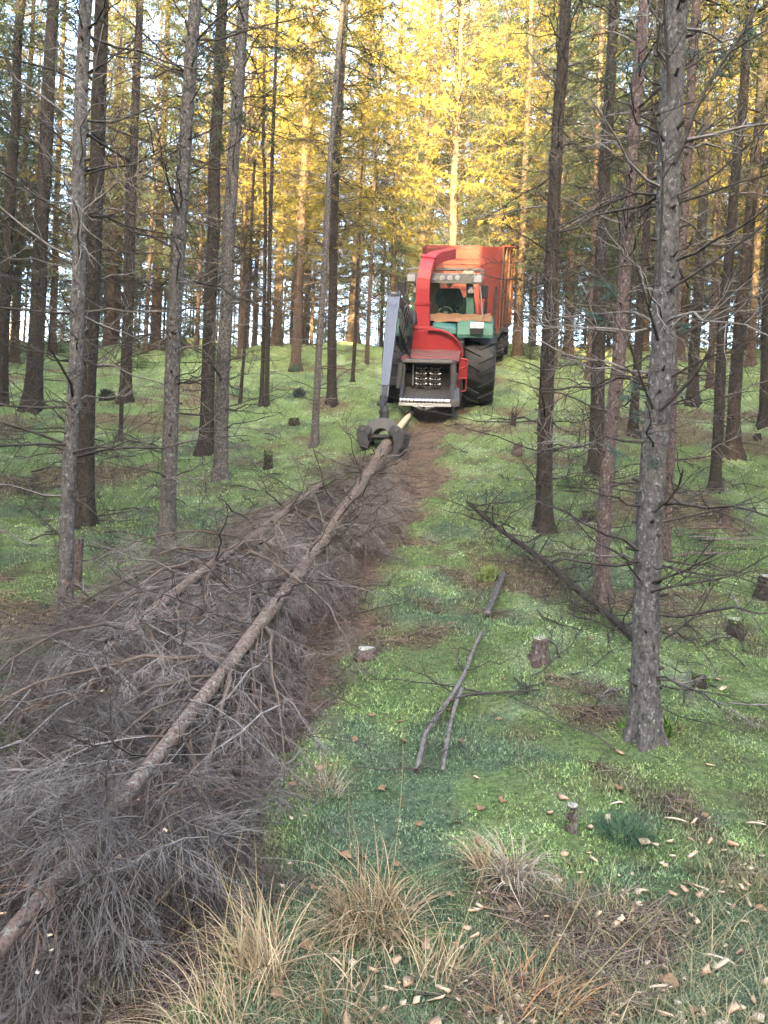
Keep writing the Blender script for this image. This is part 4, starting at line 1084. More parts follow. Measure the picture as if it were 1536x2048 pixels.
def hummock(px, py, w, hh, label, col=(.13, .21, .05), seed=0, twigs=0):
    b = at(px, py); d = b[1]; r = w * d / F / 2; H = hh * d / F; b[2] = float(hgt(b[0], b[1]))
    root = empty('mossy_mound', b, label, 'mound')
    th, ph = np.meshgrid(np.arange(24) * 2 * np.pi / 24, np.linspace(-.25, math.pi / 2, 12), indexing='xy')
    k = 1 + .5 * fbm(np.cos(th) * 2 + seed, np.sin(th) * 2, np.sin(ph) * 2.2, seed=seed)
    V = np.stack([r * k * np.cos(ph) * np.cos(th), r * k * np.cos(ph) * np.sin(th) * .9, H * k * np.sin(ph)], -1).reshape(-1, 3)
    i = np.arange(11)[:, None] * 24; j = np.arange(24)[None]; j2 = (j + 1) % 24
    Q = np.stack([i + j, i + j2, i + 24 + j2, i + 24 + j], -1).reshape(-1, 4)
    link('mound_body', mesh_np('mound_body', V, Q, M['ground'], True, np.broadcast_to(np.array(col) * .8, V.shape)), root)
    n = int(700 + 300 * w / 20); t = rng.random(n) * 6.283; p = np.arcsin(rng.random(n)); kk = 1 + .5 * fbm(np.cos(t) * 2 + seed, np.sin(t) * 2, np.sin(p) * 2.2, seed=seed)
    c2 = np.array(col) * rng.uniform(.5, 1.4, n)[:, None]
    V, Fc, Cc = blades(r * kk * np.cos(p) * np.cos(t), r * kk * np.cos(p) * np.sin(t) * .9, rng.uniform(.02, .06, n) * (2.6 if sum(col) < .2 else 1), rng.uniform(.008, .02, n), rng.uniform(.2, .95, n), z=H * kk * np.sin(p), col=c2)
    link('moss_cover', mesh_np('moss_cover', V, Fc, M['blade'], False, Cc), root, kind='stuff')
for i, a in enumerate([(213, 800, 26, 14, 'black mossy root clump left of the straight dark brown spruce', (.03, .04, .025)), (598, 795, 20, 10, 'dark bushy clump on the moss right of the sapling pair', (.045, .065, .05)),
                       (1142, 978, 60, 15, 'dark green mossy mound left of the slim pinkish spruce', (.08, .13, .05)), (975, 1157, 34, 17, 'bright yellow green fern clump above the straight grey log piece', (.20, .25, .08)), (590, 742, 18, 11, 'bushy dark seedling at the foot of the reddish brown hilltop spruce', (.06, .09, .06)), (612, 1012, 22, 12, 'small dark clump at the border of the left moss and the brush', (.05, .07, .04)),
                       (1290, 1470, 90, 34, 'moss collar grown up against the foot of the big silver grey spruce', (.12, .20, .045))]):
    hummock(*a, seed=i * 7)

# split pale sticks heaped behind the big trunk, each a stick of its own
for k in range(15):
    p = at(rng.uniform(1350, 1440), rng.uniform(1066, 1122)); L = rng.uniform(.25, .75); a = rng.normal(0, .5); dz = rng.uniform(-.02, .06)
    me, _, _ = log_mesh([(0, 0, 0), (L * .5 * math.cos(a), L * .5 * math.sin(a), .02), (L * math.cos(a), L * math.sin(a), dz)], rng.uniform(.006, .013), rng.uniform(.003, .007), M['log_bark'] if k % 3 else M['twig_pale'], 6, .08, .2, 'split_stick')
    o = link('split_stick', me, None, Matrix.Translation((p[0], p[1], float(hgt(p[0], p[1])) + .02 + .005 * k)))
    o['label'] = 'pale split stick in the heap right of the reddish spruce foot'; o['category'] = 'stick'; o['group'] = 'heap of split sticks'

# ------------------------------------------------------------------ the machine: local frame on the slope, x right, y uphill (away), z off the ground
class MB:
    def __init__(s):
        s.v, s.f = [], []
    def add(s, V, Fc):
        n = len(s.v); s.v += [tuple(map(float, p)) for p in V]; s.f += [tuple(int(i) + n for i in q) for q in Fc]; return s
    def box(s, c, d, R=None):
        V = [Vector((sx * d[0] / 2, sy * d[1] / 2, sz * d[2] / 2)) for sz in (-1, 1) for sy in (-1, 1) for sx in (-1, 1)]
        V = [(R @ p if R else p) + Vector(c) for p in V]
        return s.add(V, [(0, 2, 3, 1), (4, 5, 7, 6), (0, 1, 5, 4), (2, 6, 7, 3), (0, 4, 6, 2), (1, 3, 7, 5)])
    def hexa(s, V):      # 8 corners: bottom ring 4, top ring 4
        return s.add(V, [(3, 2, 1, 0), (4, 5, 6, 7), (0, 1, 5, 4), (1, 2, 6, 5), (2, 3, 7, 6), (3, 0, 4, 7)])
    def prism(s, poly, plane, a, b):
        """polygon in PLANE ('xz','yz','xy') extruded along the third axis from a to b"""
        k = {'xz': lambda p, t: (p[0], t, p[1]), 'yz': lambda p, t: (t, p[0], p[1]), 'xy': lambda p, t: (p[0], p[1], t)}[plane]
        n = len(poly); V = [k(p, a) for p in poly] + [k(p, b) for p in poly]
        return s.add(V, [tuple(range(n))[::-1], tuple(range(n, 2 * n))] + [(i, (i + 1) % n, (i + 1) % n + n, i + n) for i in range(n)])
    def tube(s, P, r, k=8):
        P = np.array(P, float); n = len(P); R = np.full(n, r) if np.isscalar(r) else np.array(r, float)
        V, Q = tubes(P[None], R[None], k); V = np.concatenate([V, P[:1], P[-1:]]); j = np.arange(k); N = n * k
        return s.add(V, [tuple(q) for q in Q] + [((a + 1) % k, a, N) for a in j] + [(a + N - k, (a + 1) % k + N - k, N + 1) for a in j])
    def band(s, P, wdir, w, t):
        """a strip of width w along wdir and thickness t following the polyline P (thickness inwards of the turn)"""
        P = np.array(P, float); wd = unit(np.array(wdir, float)); n = len(P); T = np.gradient(P, axis=0); N_ = unit(np.cross(T, wd))
        V = np.stack([P - wd * w / 2, P + wd * w / 2, P + wd * w / 2 + N_ * t, P - wd * w / 2 + N_ * t], 1).reshape(-1, 3)
        Fc = [(0, 1, 2, 3), tuple(4 * (n - 1) + q for q in (3, 2, 1, 0))]
        for i in range(n - 1):
            for q in range(4):
                Fc.append((4 * i + q, 4 * i + 4 + q, 4 * i + 4 + (q + 1) % 4, 4 * i + (q + 1) % 4))
        return s.add(V, Fc)
    def lathe(s, prof, c, axis='x', n=40):
        """prof: (offset along the axis, radius)"""
        V = []
        for (t, r) in prof:
            for i in range(n):
                a = 2 * math.pi * i / n; u, w = r * math.cos(a), r * math.sin(a)
                V.append({'x': (c[0] + t, c[1] + u, c[2] + w), 'y': (c[0] + u, c[1] + t, c[2] + w), 'z': (c[0] + u, c[1] + w, c[2] + t)}[axis])
        m = len(prof)
        Fc = [(i * n + j, i * n + (j + 1) % n, (i + 1) * n + (j + 1) % n, (i + 1) * n + j) for i in range(m - 1) for j in range(n)]
        Fc += [tuple(range(n))[::-1], tuple(range((m - 1) * n, m * n))]
        return s.add(V, Fc)
    def build(s, name, mat, parent, off=(0, 0, 0), bev=.006, smooth=False, **props):
        me = bpy.data.meshes.new(name); me.from_pydata([Vector(p) - Vector(off) for p in s.v], [], s.f); me.materials.append(M[mat] if isinstance(mat, str) else mat)
        import bmesh as _b
        bm = _b.new(); bm.from_mesh(me); _b.ops.recalc_face_normals(bm, faces=bm.faces); bm.to_mesh(me); bm.free()
        if smooth:
            me.polygons.foreach_set('use_smooth', [True] * len(me.polygons))
        o = link(name, me, parent, **props)
        if bev:
            m = o.modifiers.new('bevel', 'BEVEL'); m.width = bev; m.segments = 2; m.limit_method = 'ANGLE'; m.angle_limit = math.radians(40)
        if smooth:
            me.set_sharp_from_angle(angle=math.radians(38))
        return o

_ox, _oy, _psi = 1.03, 16.3, math.radians(5)
_bx, _by = math.sin(_psi), math.cos(_psi)
_O = np.array([_ox, _oy, float(hbase(_ox, _oy))])
_rise = (float(hbase(_ox + _bx * 3.5, _oy + _by * 3.5)) - _O[2]) / 3.5
_Y = unit(np.array([_bx, _by, _rise])); _X = np.array([_by, -_bx, 0.]); _Zv = np.cross(_X, _Y)
MF = Matrix(((_X[0], _Y[0], _Zv[0], _O[0]), (_X[1], _Y[1], _Zv[1], _O[1]), (_X[2], _Y[2], _Zv[2], _O[2]), (0, 0, 0, 1)))
def loc(x, y, z):
    return _O + _X * x + _Y * y + _Zv * z
def toloc(p):
    d = np.array(p) - _O; return np.array([d @ _X, d @ _Y, d @ _Zv])
def vroot(name, off, label, cat):
    o = empty(name, (0, 0, 0), label, cat); o.matrix_world = MF @ Matrix.Translation(off); return o

# --- tyres
def tyre_mesh(R, w):
    h = w / 2; ri = R * .56
    prof = [(-h * .62, ri), (-h * .86, ri + .03), (-h, R * .78), (-h * .97, R * .90), (-h * .84, R * .955), (-h * .4, R * .975), (0, R * .98), (h * .4, R * .975), (h * .84, R * .955), (h * .97, R * .90), (h, R * .78), (h * .86, ri + .03), (h * .62, ri)]
    m = MB().lathe(prof, (0, 0, 0), 'x', 56); me = bpy.data.meshes.new('tyre'); me.from_pydata(m.v, [], m.f); me.materials.append(M['rubber'])
    me.polygons.foreach_set('use_smooth', [True] * len(me.polygons)); return me
def lug_mesh(R, w, sgn):
    h = w / 2; st = [(-.04 * h, 0.0), (.25 * h, .045), (.5 * h, .10), (.78 * h, .165), (.97 * h, .215)]; V = []
    for i, (x, a) in enumerate(st):
        x *= sgn; rt = R * (1.02 if i < 4 else .975); rb = R * (.945 if i < 3 else (.94 if i == 3 else .88))
        hw = .034 + .010 * i / 4
        for (r, da) in ((rb, -hw * 1.3), (rt, -hw * .8), (rt, hw * .8), (rb, hw * 1.3)):
            p = a + da / R * 1.0; V.append((x, -r * math.cos(p), r * math.sin(p)))
    Fc = [(0, 1, 2, 3), (19, 18, 17, 16)] + [(4 * i + q, 4 * i + 4 + q, 4 * i + 4 + (q + 1) % 4, 4 * i + (q + 1) % 4) for i in range(4) for q in range(4)]
    me = bpy.data.meshes.new('tread_lug'); me.from_pydata(V, [], Fc); me.materials.append(M['rubber'])
    import bmesh as _b
    bm = _b.new(); bm.from_mesh(me); _b.ops.recalc_face_normals(bm, faces=bm.faces); bm.to_mesh(me); bm.free(); return me
def rim_mesh(R, w, mat):
    ri = R * .56; h = w / 2
    m = MB().lathe([(-h * .62, ri), (-h * .62, ri - .03), (-h * .30, ri - .05), (-h * .22, ri * .45), (-h * .30, ri * .4), (-h * .30, .02), (h * .30, .02), (h * .30, ri * .4), (h * .22, ri * .45), (h * .30, ri - .05), (h * .62, ri - .03), (h * .62, ri)], (0, 0, 0), 'x', 32)
    me = bpy.data.meshes.new('wheel'); me.from_pydata(m.v, [], m.f); me.materials.append(M[mat]); return me
def wheel(root, off, c, meshes, nl, pz=0.0):
    rim, ty, lugs = meshes
    w = link('wheel', rim, root, Matrix.Translation(Vector(c) - Vector(off)))
    link('tyre', ty, w)
    for i in range(nl):
        for sgn, lg in zip((1, -1), lugs):
            link('tread_lug', lg, w, Matrix.Rotation(2 * math.pi * (i + (.5 if sgn < 0 else 0)) / nl + pz, 4, 'X'))
BIG = (rim_mesh(.83, .64, 'green'), tyre_mesh(.83, .64), (lug_mesh(.83, .64, 1), lug_mesh(.83, .64, -1)))
FRT = (rim_mesh(.62, .45, 'green'), tyre_mesh(.62, .45), (lug_mesh(.62, .45, 1), lug_mesh(.62, .45, -1)))
TRL = (rim_mesh(.50, .42, 'steel'), tyre_mesh(.50, .42), (lug_mesh(.50, .42, 1), lug_mesh(.50, .42, -1)))

# --- tractor (working in reverse: its rear window and rear wheels face the camera)
TO = (0.03, .6, 0)
trac = vroot('tractor', TO, 'green tractor with roof light bar, reversing down the track between chipper and red trailer', 'tractor')
B = lambda m, n, mat, par=None, **k: m.build(n, mat, par or trac, TO if par is None else k.pop('off', TO), **k)
wheel(trac, TO, (.83, 0, .82), BIG, 19, .06)
wheel(trac, TO, (-.80, 0, .82), BIG, 19, .02)
wheel(trac, TO, (.80, 2.75, .61), FRT, 15)
wheel(trac, TO, (-.74, 2.75, .61), FRT, 15)
B(MB().tube([(-.55, 0, .82), (.58, 0, .82)], .13, 12).box((.03, .1, .85), (.5, .7, .55)), 'rear_axle', 'black')
B(MB().box((.03, 1.5, .95), (.55, 2.6, .5)).box((.03, 2.75, .62), (1.3, .2, .2)), 'chassis', 'black')
B(MB().prism([(1.35, 1.05), (3.6, 1.0), (3.7, 1.35), (3.5, 1.6), (1.35, 1.72)], 'yz', -.38, .44), 'bonnet', 'green', bev=.05)
for sx, x0, x1 in ((1, .36, 1.06), (-1, -1.02, -.30)):       # rear mudguards that wrap over the tyres
    m = MB(); n = 9; prof = []
    for i in range(n):
        a = math.radians(118 - 125 * i / (n - 1)); prof.append((.0 - .93 * math.cos(a) * -1 if False else -.93 * math.cos(math.pi - a), .82 + .90 * math.sin(a)))
    poly = [(-.80, 1.50), (-.80, 1.56), (-.66, 1.76), (-.35, 1.84), (.05, 1.86), (.75, 1.70), (.95, 1.35), (.90, 1.33), (.70, 1.63), (.05, 1.79), (-.32, 1.77), (-.60, 1.69), (-.72, 1.50)]
    f = B(m.prism(poly, 'yz', x0, x1), 'mudguard', 'green', bev=.02)
    B(MB().prism([(x0, 1.50), (x1, 1.50), (x1, 1.52), (x0, 1.52)], 'xz', -.815, -.70), 'edge_trim', 'teal', f, bev=.004)
    if sx > 0:
        B(MB().box((.735, -.835, 1.735), (.27, .07, .13), Matrix.Rotation(-.25, 3, 'X')), 'work_lamp', 'white', bev=.012)
        for x in (.672, .80):
            B(MB().box((x, -.874, 1.737), (.115, .012, .10), Matrix.Rotation(-.25, 3, 'X')), 'lamp_lens', 'lamp', trac.children[-1] if False else f, bev=.008)
        B(MB().box((.735, -.845, 1.625), (.25, .06, .085)), 'number_plate_box', 'black', bev=.006)
# cab
B(MB().box((.05, .62, 1.62), (1.15, 1.1, .12)), 'cab_floor', 'black')
for nm, a, b, w, mt in [('pillar', (.62, .08, 1.72), (.565, .16, 2.52), .17, 'green'), ('pillar', (-.56, .08, 1.72), (-.50, .16, 2.52), .13, 'green'), ('pillar', (.72, 1.15, 1.7), (.62, 1.1, 2.5), .08, 'green'), ('pillar', (-.62, 1.15, 1.7), (-.52, 1.1, 2.5), .08, 'green')]:
    h_ = w / 2
    B(MB().hexa([(a[0] - h_, a[1] - .05, a[2]), (a[0] + h_, a[1] - .05, a[2]), (a[0] + h_, a[1] + .05, a[2]), (a[0] - h_, a[1] + .05, a[2]), (b[0] - h_ * .8, b[1] - .04, b[2]), (b[0] + h_ * .8, b[1] - .04, b[2]), (b[0] + h_ * .8, b[1] + .04, b[2]), (b[0] - h_ * .8, b[1] + .04, b[2])]), nm, mt, bev=.012)
B(MB().box((.05, .62, 2.52), (1.32, 1.12, .09)), 'cab_roof', 'green', bev=.03)
B(MB().hexa([(-.52, .05, 1.78), (.53, .05, 1.78), (.53, .062, 1.78), (-.52, .062, 1.78), (-.46, .13, 2.47), (.50, .13, 2.47), (.50, .142, 2.47), (-.46, .142, 2.47)]), 'rear_window', 'glass', bev=0)
B(MB().hexa([(.72, .16, 1.74), (.74, .16, 1.74), (.755, 1.1, 1.74), (.735, 1.1, 1.74), (.63, .2, 2.46), (.65, .2, 2.46), (.66, 1.06, 2.46), (.64, 1.06, 2.46)]), 'side_window', 'glass', bev=0)
B(MB().box((.05, 1.16, 1.92), (1.10, .03, .46)).box((-.25, 1.16, 2.3), (.4, .03, .36)), 'cab_lining', 'tan')
B(MB().box((.16, .92, 1.80), (.48, .45, .16)).box((.16, 1.1, 2.08), (.46, .12, .5)), 'seat', 'black', bev=.03)
stw = MB(); ring = [(.10 + .155 * math.cos(t), .40 + .06 * math.sin(t), 1.865 + .12 * math.sin(t)) for t in np.linspace(0, 2 * math.pi, 25)]
B(stw.tube(ring, .013, 6).tube([(.10, .40, 1.865), (.10, .33, 1.7)], .03, 8).box((.10, .395, 1.865), (.09, .03, .07)), 'steering_wheel', 'white', bev=0, smooth=True)
cy = MB()
for q in range(3):
    cy.tube([(.30 + .05 * q, .3, 1.78), (.33 + .04 * q, .28, 1.93), (.42, .27, 1.96 - .03 * q), (.48, .28, 1.86)], .009, 5)
B(cy, 'control_lever', 'teal', bev=0, smooth=True)
B(MB().prism([(-.62, 1.74), (.70, 1.78), (.70, 1.83), (-.62, 1.79)], 'xz', -.45, .03), 'window_shelf', 'green')
hv = [(x, y) for y in np.linspace(-.62, .04, 7) for x in np.linspace(-.70, 1.02, 22)]
hz = [float(np.interp(y, [-.62, -.35, .05], [1.785, 1.865, 1.90])) - .03 + .055 * abs(vn(np.array(x * 6.), np.array(y * 8.), seed=3)) for x, y in hv]
m = MB().add([(x, y, float(z)) for (x, y), z in zip(hv, hz)] , [(j * 22 + i, j * 22 + i + 1, (j + 1) * 22 + i + 1, (j + 1) * 22 + i) for j in range(6) for i in range(21)])
ch_ = B(m, 'chip_litter', 'dirtchips', bev=0, smooth=True, kind='stuff')
B(MB().hexa([(-.14, -.78, 1.56), (.36, -.80, 1.55), (.36, -.4, 1.7), (-.14, -.4, 1.7), (-.12, -.74, 1.75), (.33, -.76, 1.66), (.36, -.4, 1.80), (-.14, -.4, 1.80)]), 'tarpaulin', 'teal', bev=.03)
B(MB().hexa([(-.72, -.70, 1.52), (-.36, -.70, 1.52), (-.36, -.3, 1.6), (-.72, -.3, 1.6), (-.70, -.66, 1.70), (-.38, -.66, 1.72), (-.38, -.3, 1.82), (-.70, -.3, 1.80)]), 'side_panel', 'teal', bev=.03)
# light bar, rack, lights
lb = B(MB().box((.07, -.10, 2.575), (1.50, .10, .19)), 'light_bar', 'grey', bev=.012)
for x in (-.14, .02, .17, .32):
    B(MB().lathe([(-.165, .008), (-.165, .042), (-.15, .052), (-.14, .052)], (x, 0, 2.585), 'y', 18), 'spot_lamp', 'lamp', lb, bev=0, smooth=True)
for x in (-.60, .72):
    B(MB().box((x, -.162, 2.575), (.15, .024, .13)), 'corner_lamp', 'lamp', lb, bev=.01)
rk = MB(); top = 2.74
for z in (top, top - .10):
    rk.tube([(-.70, -.12, z), (.84, -.12, z), (.80, .75, z), (-.62, .75, z), (-.70, -.12, z)], .014, 6)
for x, y in [(-.70, -.12), (-.2, -.12), (.3, -.12), (.84, -.12), (.80, .75), (-.62, .75), (.3, .75), (.82, .3), (-.66, .3)]:
    rk.tube([(x, y, top - .17), (x, y, top)], .011, 6)
B(rk, 'roof_rack', 'grey', bev=0, smooth=True)
sn = [(x, y) for y in np.linspace(-.04, .7, 8) for x in np.linspace(-.58, .76, 22)]
B(MB().add([(x, y, 2.60 + .055 * float(vn(np.array(x * 4.), np.array(y * 4.), seed=9)) + (.07 if .4 < x < .65 and .1 < y < .6 else 0)) for x, y in sn], [(j * 22 + i, j * 22 + i + 1, (j + 1) * 22 + i + 1, (j + 1) * 22 + i) for j in range(7) for i in range(21)]), 'chip_layer', M['chip_tan'], bev=0, smooth=True, kind='stuff')
for x, nm in ((-.50, 'indicator'), (.60, 'indicator')):
    B(MB().lathe([(-.07, .05), (-.06, .062), (.06, .062), (.075, .03)], (x, .0, 2.36), 'z', 16), nm, 'lamp', bev=0, smooth=True)
# mirrors with their arms, exhaust side rods
for x, z, s in ((-.80, 2.37, -1), (.865, 2.32, 1)):
    mr = B(MB().box((x, .06, z), (.18, .06, .27), Matrix.Rotation(.12 * s, 3, 'Z')), 'wing_mirror', 'black', bev=.02)
    B(MB().tube([(x, .08, z + .16), (x - .22 * s, .12, z + .20), (x - .30 * s, .14, z + .17)], .012, 6), 'mirror_arm', 'black', mr, bev=0)
B(MB().tube([(.78, -.05, 2.48), (.81, -.2, 2.2), (.85, -.45, 1.84)], .014, 6), 'support_rod', 'grey', bev=0)
for q in (0, .05):
    B(MB().tube([(-.62 - q, -.05, 2.45), (-.70 - q, -.3, 2.05), (-.74 - q, -.5, 1.78)], .011, 6), 'hydraulic_hose', 'black', bev=0, smooth=True)
B(MB().box((.93, .55, 2.02), (.05, .05, .6)).box((.93, .52, 1.98), (.07, .05, .3)), 'exhaust_stack', 'black')

# --- driver
dr = vroot('person', (.16, .78, 1.88), 'person in dark clothes and cap seated behind the tractor window', 'person')
def skin_body():
    me = bpy.data.meshes.new('person_body')
    J = {'pel': (.0, .0, 0), 'bel': (0, -.02, .16), 'chest': (0, -.03, .33), 'neck': (0, -.04, .46), 'sl': (-.19, -.03, .41), 'sr': (.19, -.03, .41), 'el': (-.25, -.20, .20), 'er': (.26, -.22, .20), 'wl': (-.14, -.36, .12), 'wr': (.16, -.40, .10), 'hl': (-.10, -.40, .13), 'hr': (.20, -.46, .11), 'kl': (-.14, -.38, -.02), 'kr': (.14, -.38, -.02), 'fl': (-.14, -.42, -.24), 'fr': (.14, -.42, -.24), 'tl': (-.10, 0, -.02), 'tr': (.10, 0, -.02)}
    R = dict(pel=.13, bel=.13, chest=.14, neck=.06, sl=.075, sr=.075, el=.055, er=.055, wl=.038, wr=.038, hl=.04, hr=.04, kl=.07, kr=.07, fl=.05, fr=.05, tl=.10, tr=.10)
    E_ = [('pel', 'bel'), ('bel', 'chest'), ('chest', 'neck'), ('chest', 'sl'), ('chest', 'sr'), ('sl', 'el'), ('sr', 'er'), ('el', 'wl'), ('er', 'wr'), ('wl', 'hl'), ('wr', 'hr'), ('pel', 'tl'), ('pel', 'tr'), ('tl', 'kl'), ('tr', 'kr'), ('kl', 'fl'), ('kr', 'fr')]
    ks = list(J); me.from_pydata([J[k] for k in ks], [(ks.index(a), ks.index(b)) for a, b in E_], [])
    o = link('body', me, dr); md = o.modifiers.new('skin', 'SKIN')
    for i, k in enumerate(ks):
        me.skin_vertices[0].data[i].radius = (R[k], R[k] * .9)
    me.skin_vertices[0].data[0].use_root = True
    s2 = o.modifiers.new('sub', 'SUBSURF'); s2.levels = s2.render_levels = 2; me.materials.append(M['cloth'])
skin_body()
def head():
    th, ph = np.meshgrid(np.arange(20) * 2 * np.pi / 20, np.linspace(-np.pi / 2, np.pi / 2, 14), indexing='xy')
    x = .078 * np.cos(ph) * np.cos(th); y = .098 * np.cos(ph) * np.sin(th); z = .118 * np.sin(ph)
    jaw = 1 - .22 * np.clip(-z / .118, 0, 1); x = x * jaw
    nose = .022 * np.exp(-((x / .014) ** 2 + ((z + .012) / .025) ** 2)) * (y < 0); eyes = -.010 * (np.exp(-(((x - .03) / .014) ** 2 + ((z - .015) / .012) ** 2)) + np.exp(-(((x + .03) / .014) ** 2 + ((z - .015) / .012) ** 2))) * (y < 0)
    mouth = -.005 * np.exp(-((x / .025) ** 2 + ((z + .055) / .007) ** 2)) * (y < 0)
    y = y - nose - eyes - mouth
    V = np.stack([x, y - .06, z + .60], -1).reshape(-1, 3); i = np.arange(13)[:, None] * 20; j = np.arange(20)[None]; j2 = (j + 1) % 20
    o = link('head', mesh_np('head', V, np.stack([i + j, i + j2, i + 20 + j2, i + 20 + j], -1).reshape(-1, 4), M['skin'], True), dr)
    for s in (-1, 1):
        MB().box((s * .08, -.05, .60), (.018, .035, .055)).build('ear', 'skin', o, bev=.008)
    MB().lathe([(.03, .092), (.06, .094), (.10, .085), (.13, .055), (.14, .01)], (0, -.055, .575), 'z', 20).prism([(-.07, -.13), (.07, -.13), (.055, -.22), (-.055, -.22)], 'xy', .607, .617).build('cap', 'cloth', o, bev=.004, smooth=True)
head()

# --- chipper mounted on the tractor
CO = (-.1, -1.1, 0)
chp = vroot('wood_chipper', CO, 'red wood chipper with tall curved discharge spout and grey steel feed hopper', 'wood chipper')
B = lambda m, n, mat, par=None, **k: m.build(n, mat, par or chp, CO, **k)
B(MB().box((-.12, -.85, .62), (.95, .9, .55)).box((-.1, -.45, .9), (.8, .3, .5)), 'chassis', 'steel_dark', bev=.02)
arc = [(-.10 + .57 * math.cos(a), 1.14 + .50 * math.sin(a)) for a in np.linspace(math.radians(5), math.radians(96), 14)]
hs = B(MB().prism([(-.50, 1.17)] + [(.468, 1.17)] + arc + [(-.50, 1.63)], 'xz', -.93, -.45), 'rotor_housing', 'red', bev=.01)
arc3 = [(-.10 + .60 * math.cos(a), -.90, 1.14 + .53 * math.sin(a)) for a in np.linspace(math.radians(2), math.radians(100), 18)]
B(MB().band(arc3, (0, 1, 0), .22, .03), 'rim_band', 'red', hs, bev=.005)
for x, z in [(-.25, 1.38), (.12, 1.26), (-.4, 1.3)]:
    B(MB().lathe([(-.955, .015), (-.94, .018), (-.92, .018)], (x, 0, z), 'y', 8), 'bolt', 'steel', hs, bev=0)
B(MB().hexa([(-.70, -1.45, 1.12), (.42, -1.45, 1.12), (.45, -.90, 1.12), (-.52, -.90, 1.12), (-.66, -1.42, 1.19), (.41, -1.42, 1.19), (.46, -.91, 1.27), (-.50, -.91, 1.27)]), 'top_deck', 'red_dusty', bev=.01)
rngd = np.random.default_rng(3)
dk_ = [(rngd.uniform(-.6, .4), rngd.uniform(-1.42, -.95)) for _ in range(70)]
m = MB()
for x, y in dk_:
    z = 1.195 + (y + 1.42) * .155; a = rngd.uniform(0, 3.14); l_ = rngd.uniform(.02, .11)
    m.tube([(x - l_ * math.cos(a), max(-1.42, min(-.93, y - l_ * .5 * math.sin(a))), z + .004), (x, y, z + .008), (x + l_ * math.cos(a), max(-1.42, min(-.93, y + l_ * .5 * math.sin(a))), z + .004)], .004, 3)
B(m, 'needle_scraps', 'twig_pale', bev=0, kind='stuff')
# spout
B(MB().box((-.33, -.62, 1.665), (.42, .40, .05)), 'base_flange', 'red', bev=.01)
def sweep_rect(P, ws, ds, roll=None):
    P = np.array(P, float); T = unit(np.gradient(P, axis=0)); V = []
    for i in range(len(P)):
        xx = np.array([1., 0, 0]); xx = unit(xx - T[i] * (xx @ T[i])); dd = unit(np.cross(T[i], xx))
        for a, b in ((-1, -1), (1, -1), (1, 1), (-1, 1)):
            V.append(P[i] + xx * a * ws[i] / 2 + dd * b * ds[i] / 2)
    n = len(P)
    return V, [(0, 1, 2, 3), tuple(4 * (n - 1) + q for q in (3, 2, 1, 0))] + [(4 * i + q, 4 * i + (q + 1) % 4, 4 * i + 4 + (q + 1) % 4, 4 * i + 4 + q) for i in range(n - 1) for q in range(4)]
SP_ = [(-.335, -.62, 1.69), (-.335, -.62, 2.10)]
B(MB().add(*sweep_rect(SP_, [.31, .285], [.30, .28])), 'lower_pipe', 'red', bev=.008)
B(MB().box((-.335, -.62, 2.11), (.315, .31, .03)), 'joint_flange', 'red', bev=.004)
bend = [(-.335, -.62, 2.13), (-.335, -.62, 2.40), (-.325, -.60, 2.56), (-.305, -.545, 2.70), (-.275, -.45, 2.81), (-.24, -.32, 2.885)]
B(MB().add(*sweep_rect(bend, [.275, .26, .255, .25, .25, .25], [.26, .25, .245, .24, .235, .23])), 'bent_pipe', 'red', bev=.008)
sp2 = [(-.24, -.32, 2.885), (-.14, .10, 2.97), (.16, 1.25, 3.04)]
B(MB().add(*sweep_rect(sp2, [.235, .23, .22], [.215, .21, .20])), 'spout', 'red', bev=.008)
B(MB().add(*sweep_rect([(-.255, -.37, 2.86), (-.235, -.29, 2.90)], [.285, .285], [.27, .27])), 'hinge_flange', 'red', bev=.004)
# feed hopper: roof, cheeks, rollers, table
B(MB().hexa([(-.66, -1.62, 1.10), (.32, -1.62, 1.10), (.40, -1.36, 1.08), (-.62, -1.36, 1.08), (-.62, -1.60, 1.165), (.29, -1.60, 1.165), (.36, -1.36, 1.16), (-.60, -1.36, 1.16)]), 'hopper_roof', 'steel', bev=.015)
B(MB().hexa([(-.60, -1.5, 1.06), (.30, -1.5, 1.06), (.26, -1.16, 1.05), (-.56, -1.16, 1.05), (-.64, -1.58, 1.10), (.32, -1.58, 1.10), (.26, -1.16, 1.10), (-.56, -1.16, 1.10)]), 'hopper_lip', 'steel_dark', bev=.01)
for s, x0, x1 in ((-1, -.66, -.585), (1, .275, .35)):
    B(MB().prism([(-1.98, .44), (-1.0, .56), (-1.0, 1.10), (-1.55, 1.12), (-1.66, .74), (-2.0, .52)], 'yz', x0, x1), 'hopper_cheek', 'steel_dark', bev=.008)
B(MB().tube([(-.70, -1.64, .62), (-.665, -1.60, 1.09)], [.055, .05], 12), 'guard_post', 'steel', bev=0, smooth=True)
B(MB().tube([(.335, -1.64, .60), (.315, -1.60, 1.09)], [.06, .055], 12), 'guard_post', 'steel', bev=0, smooth=True)
B(MB().box((-.14, -1.14, .82), (.9, .04, .6)), 'back_plate', 'black')
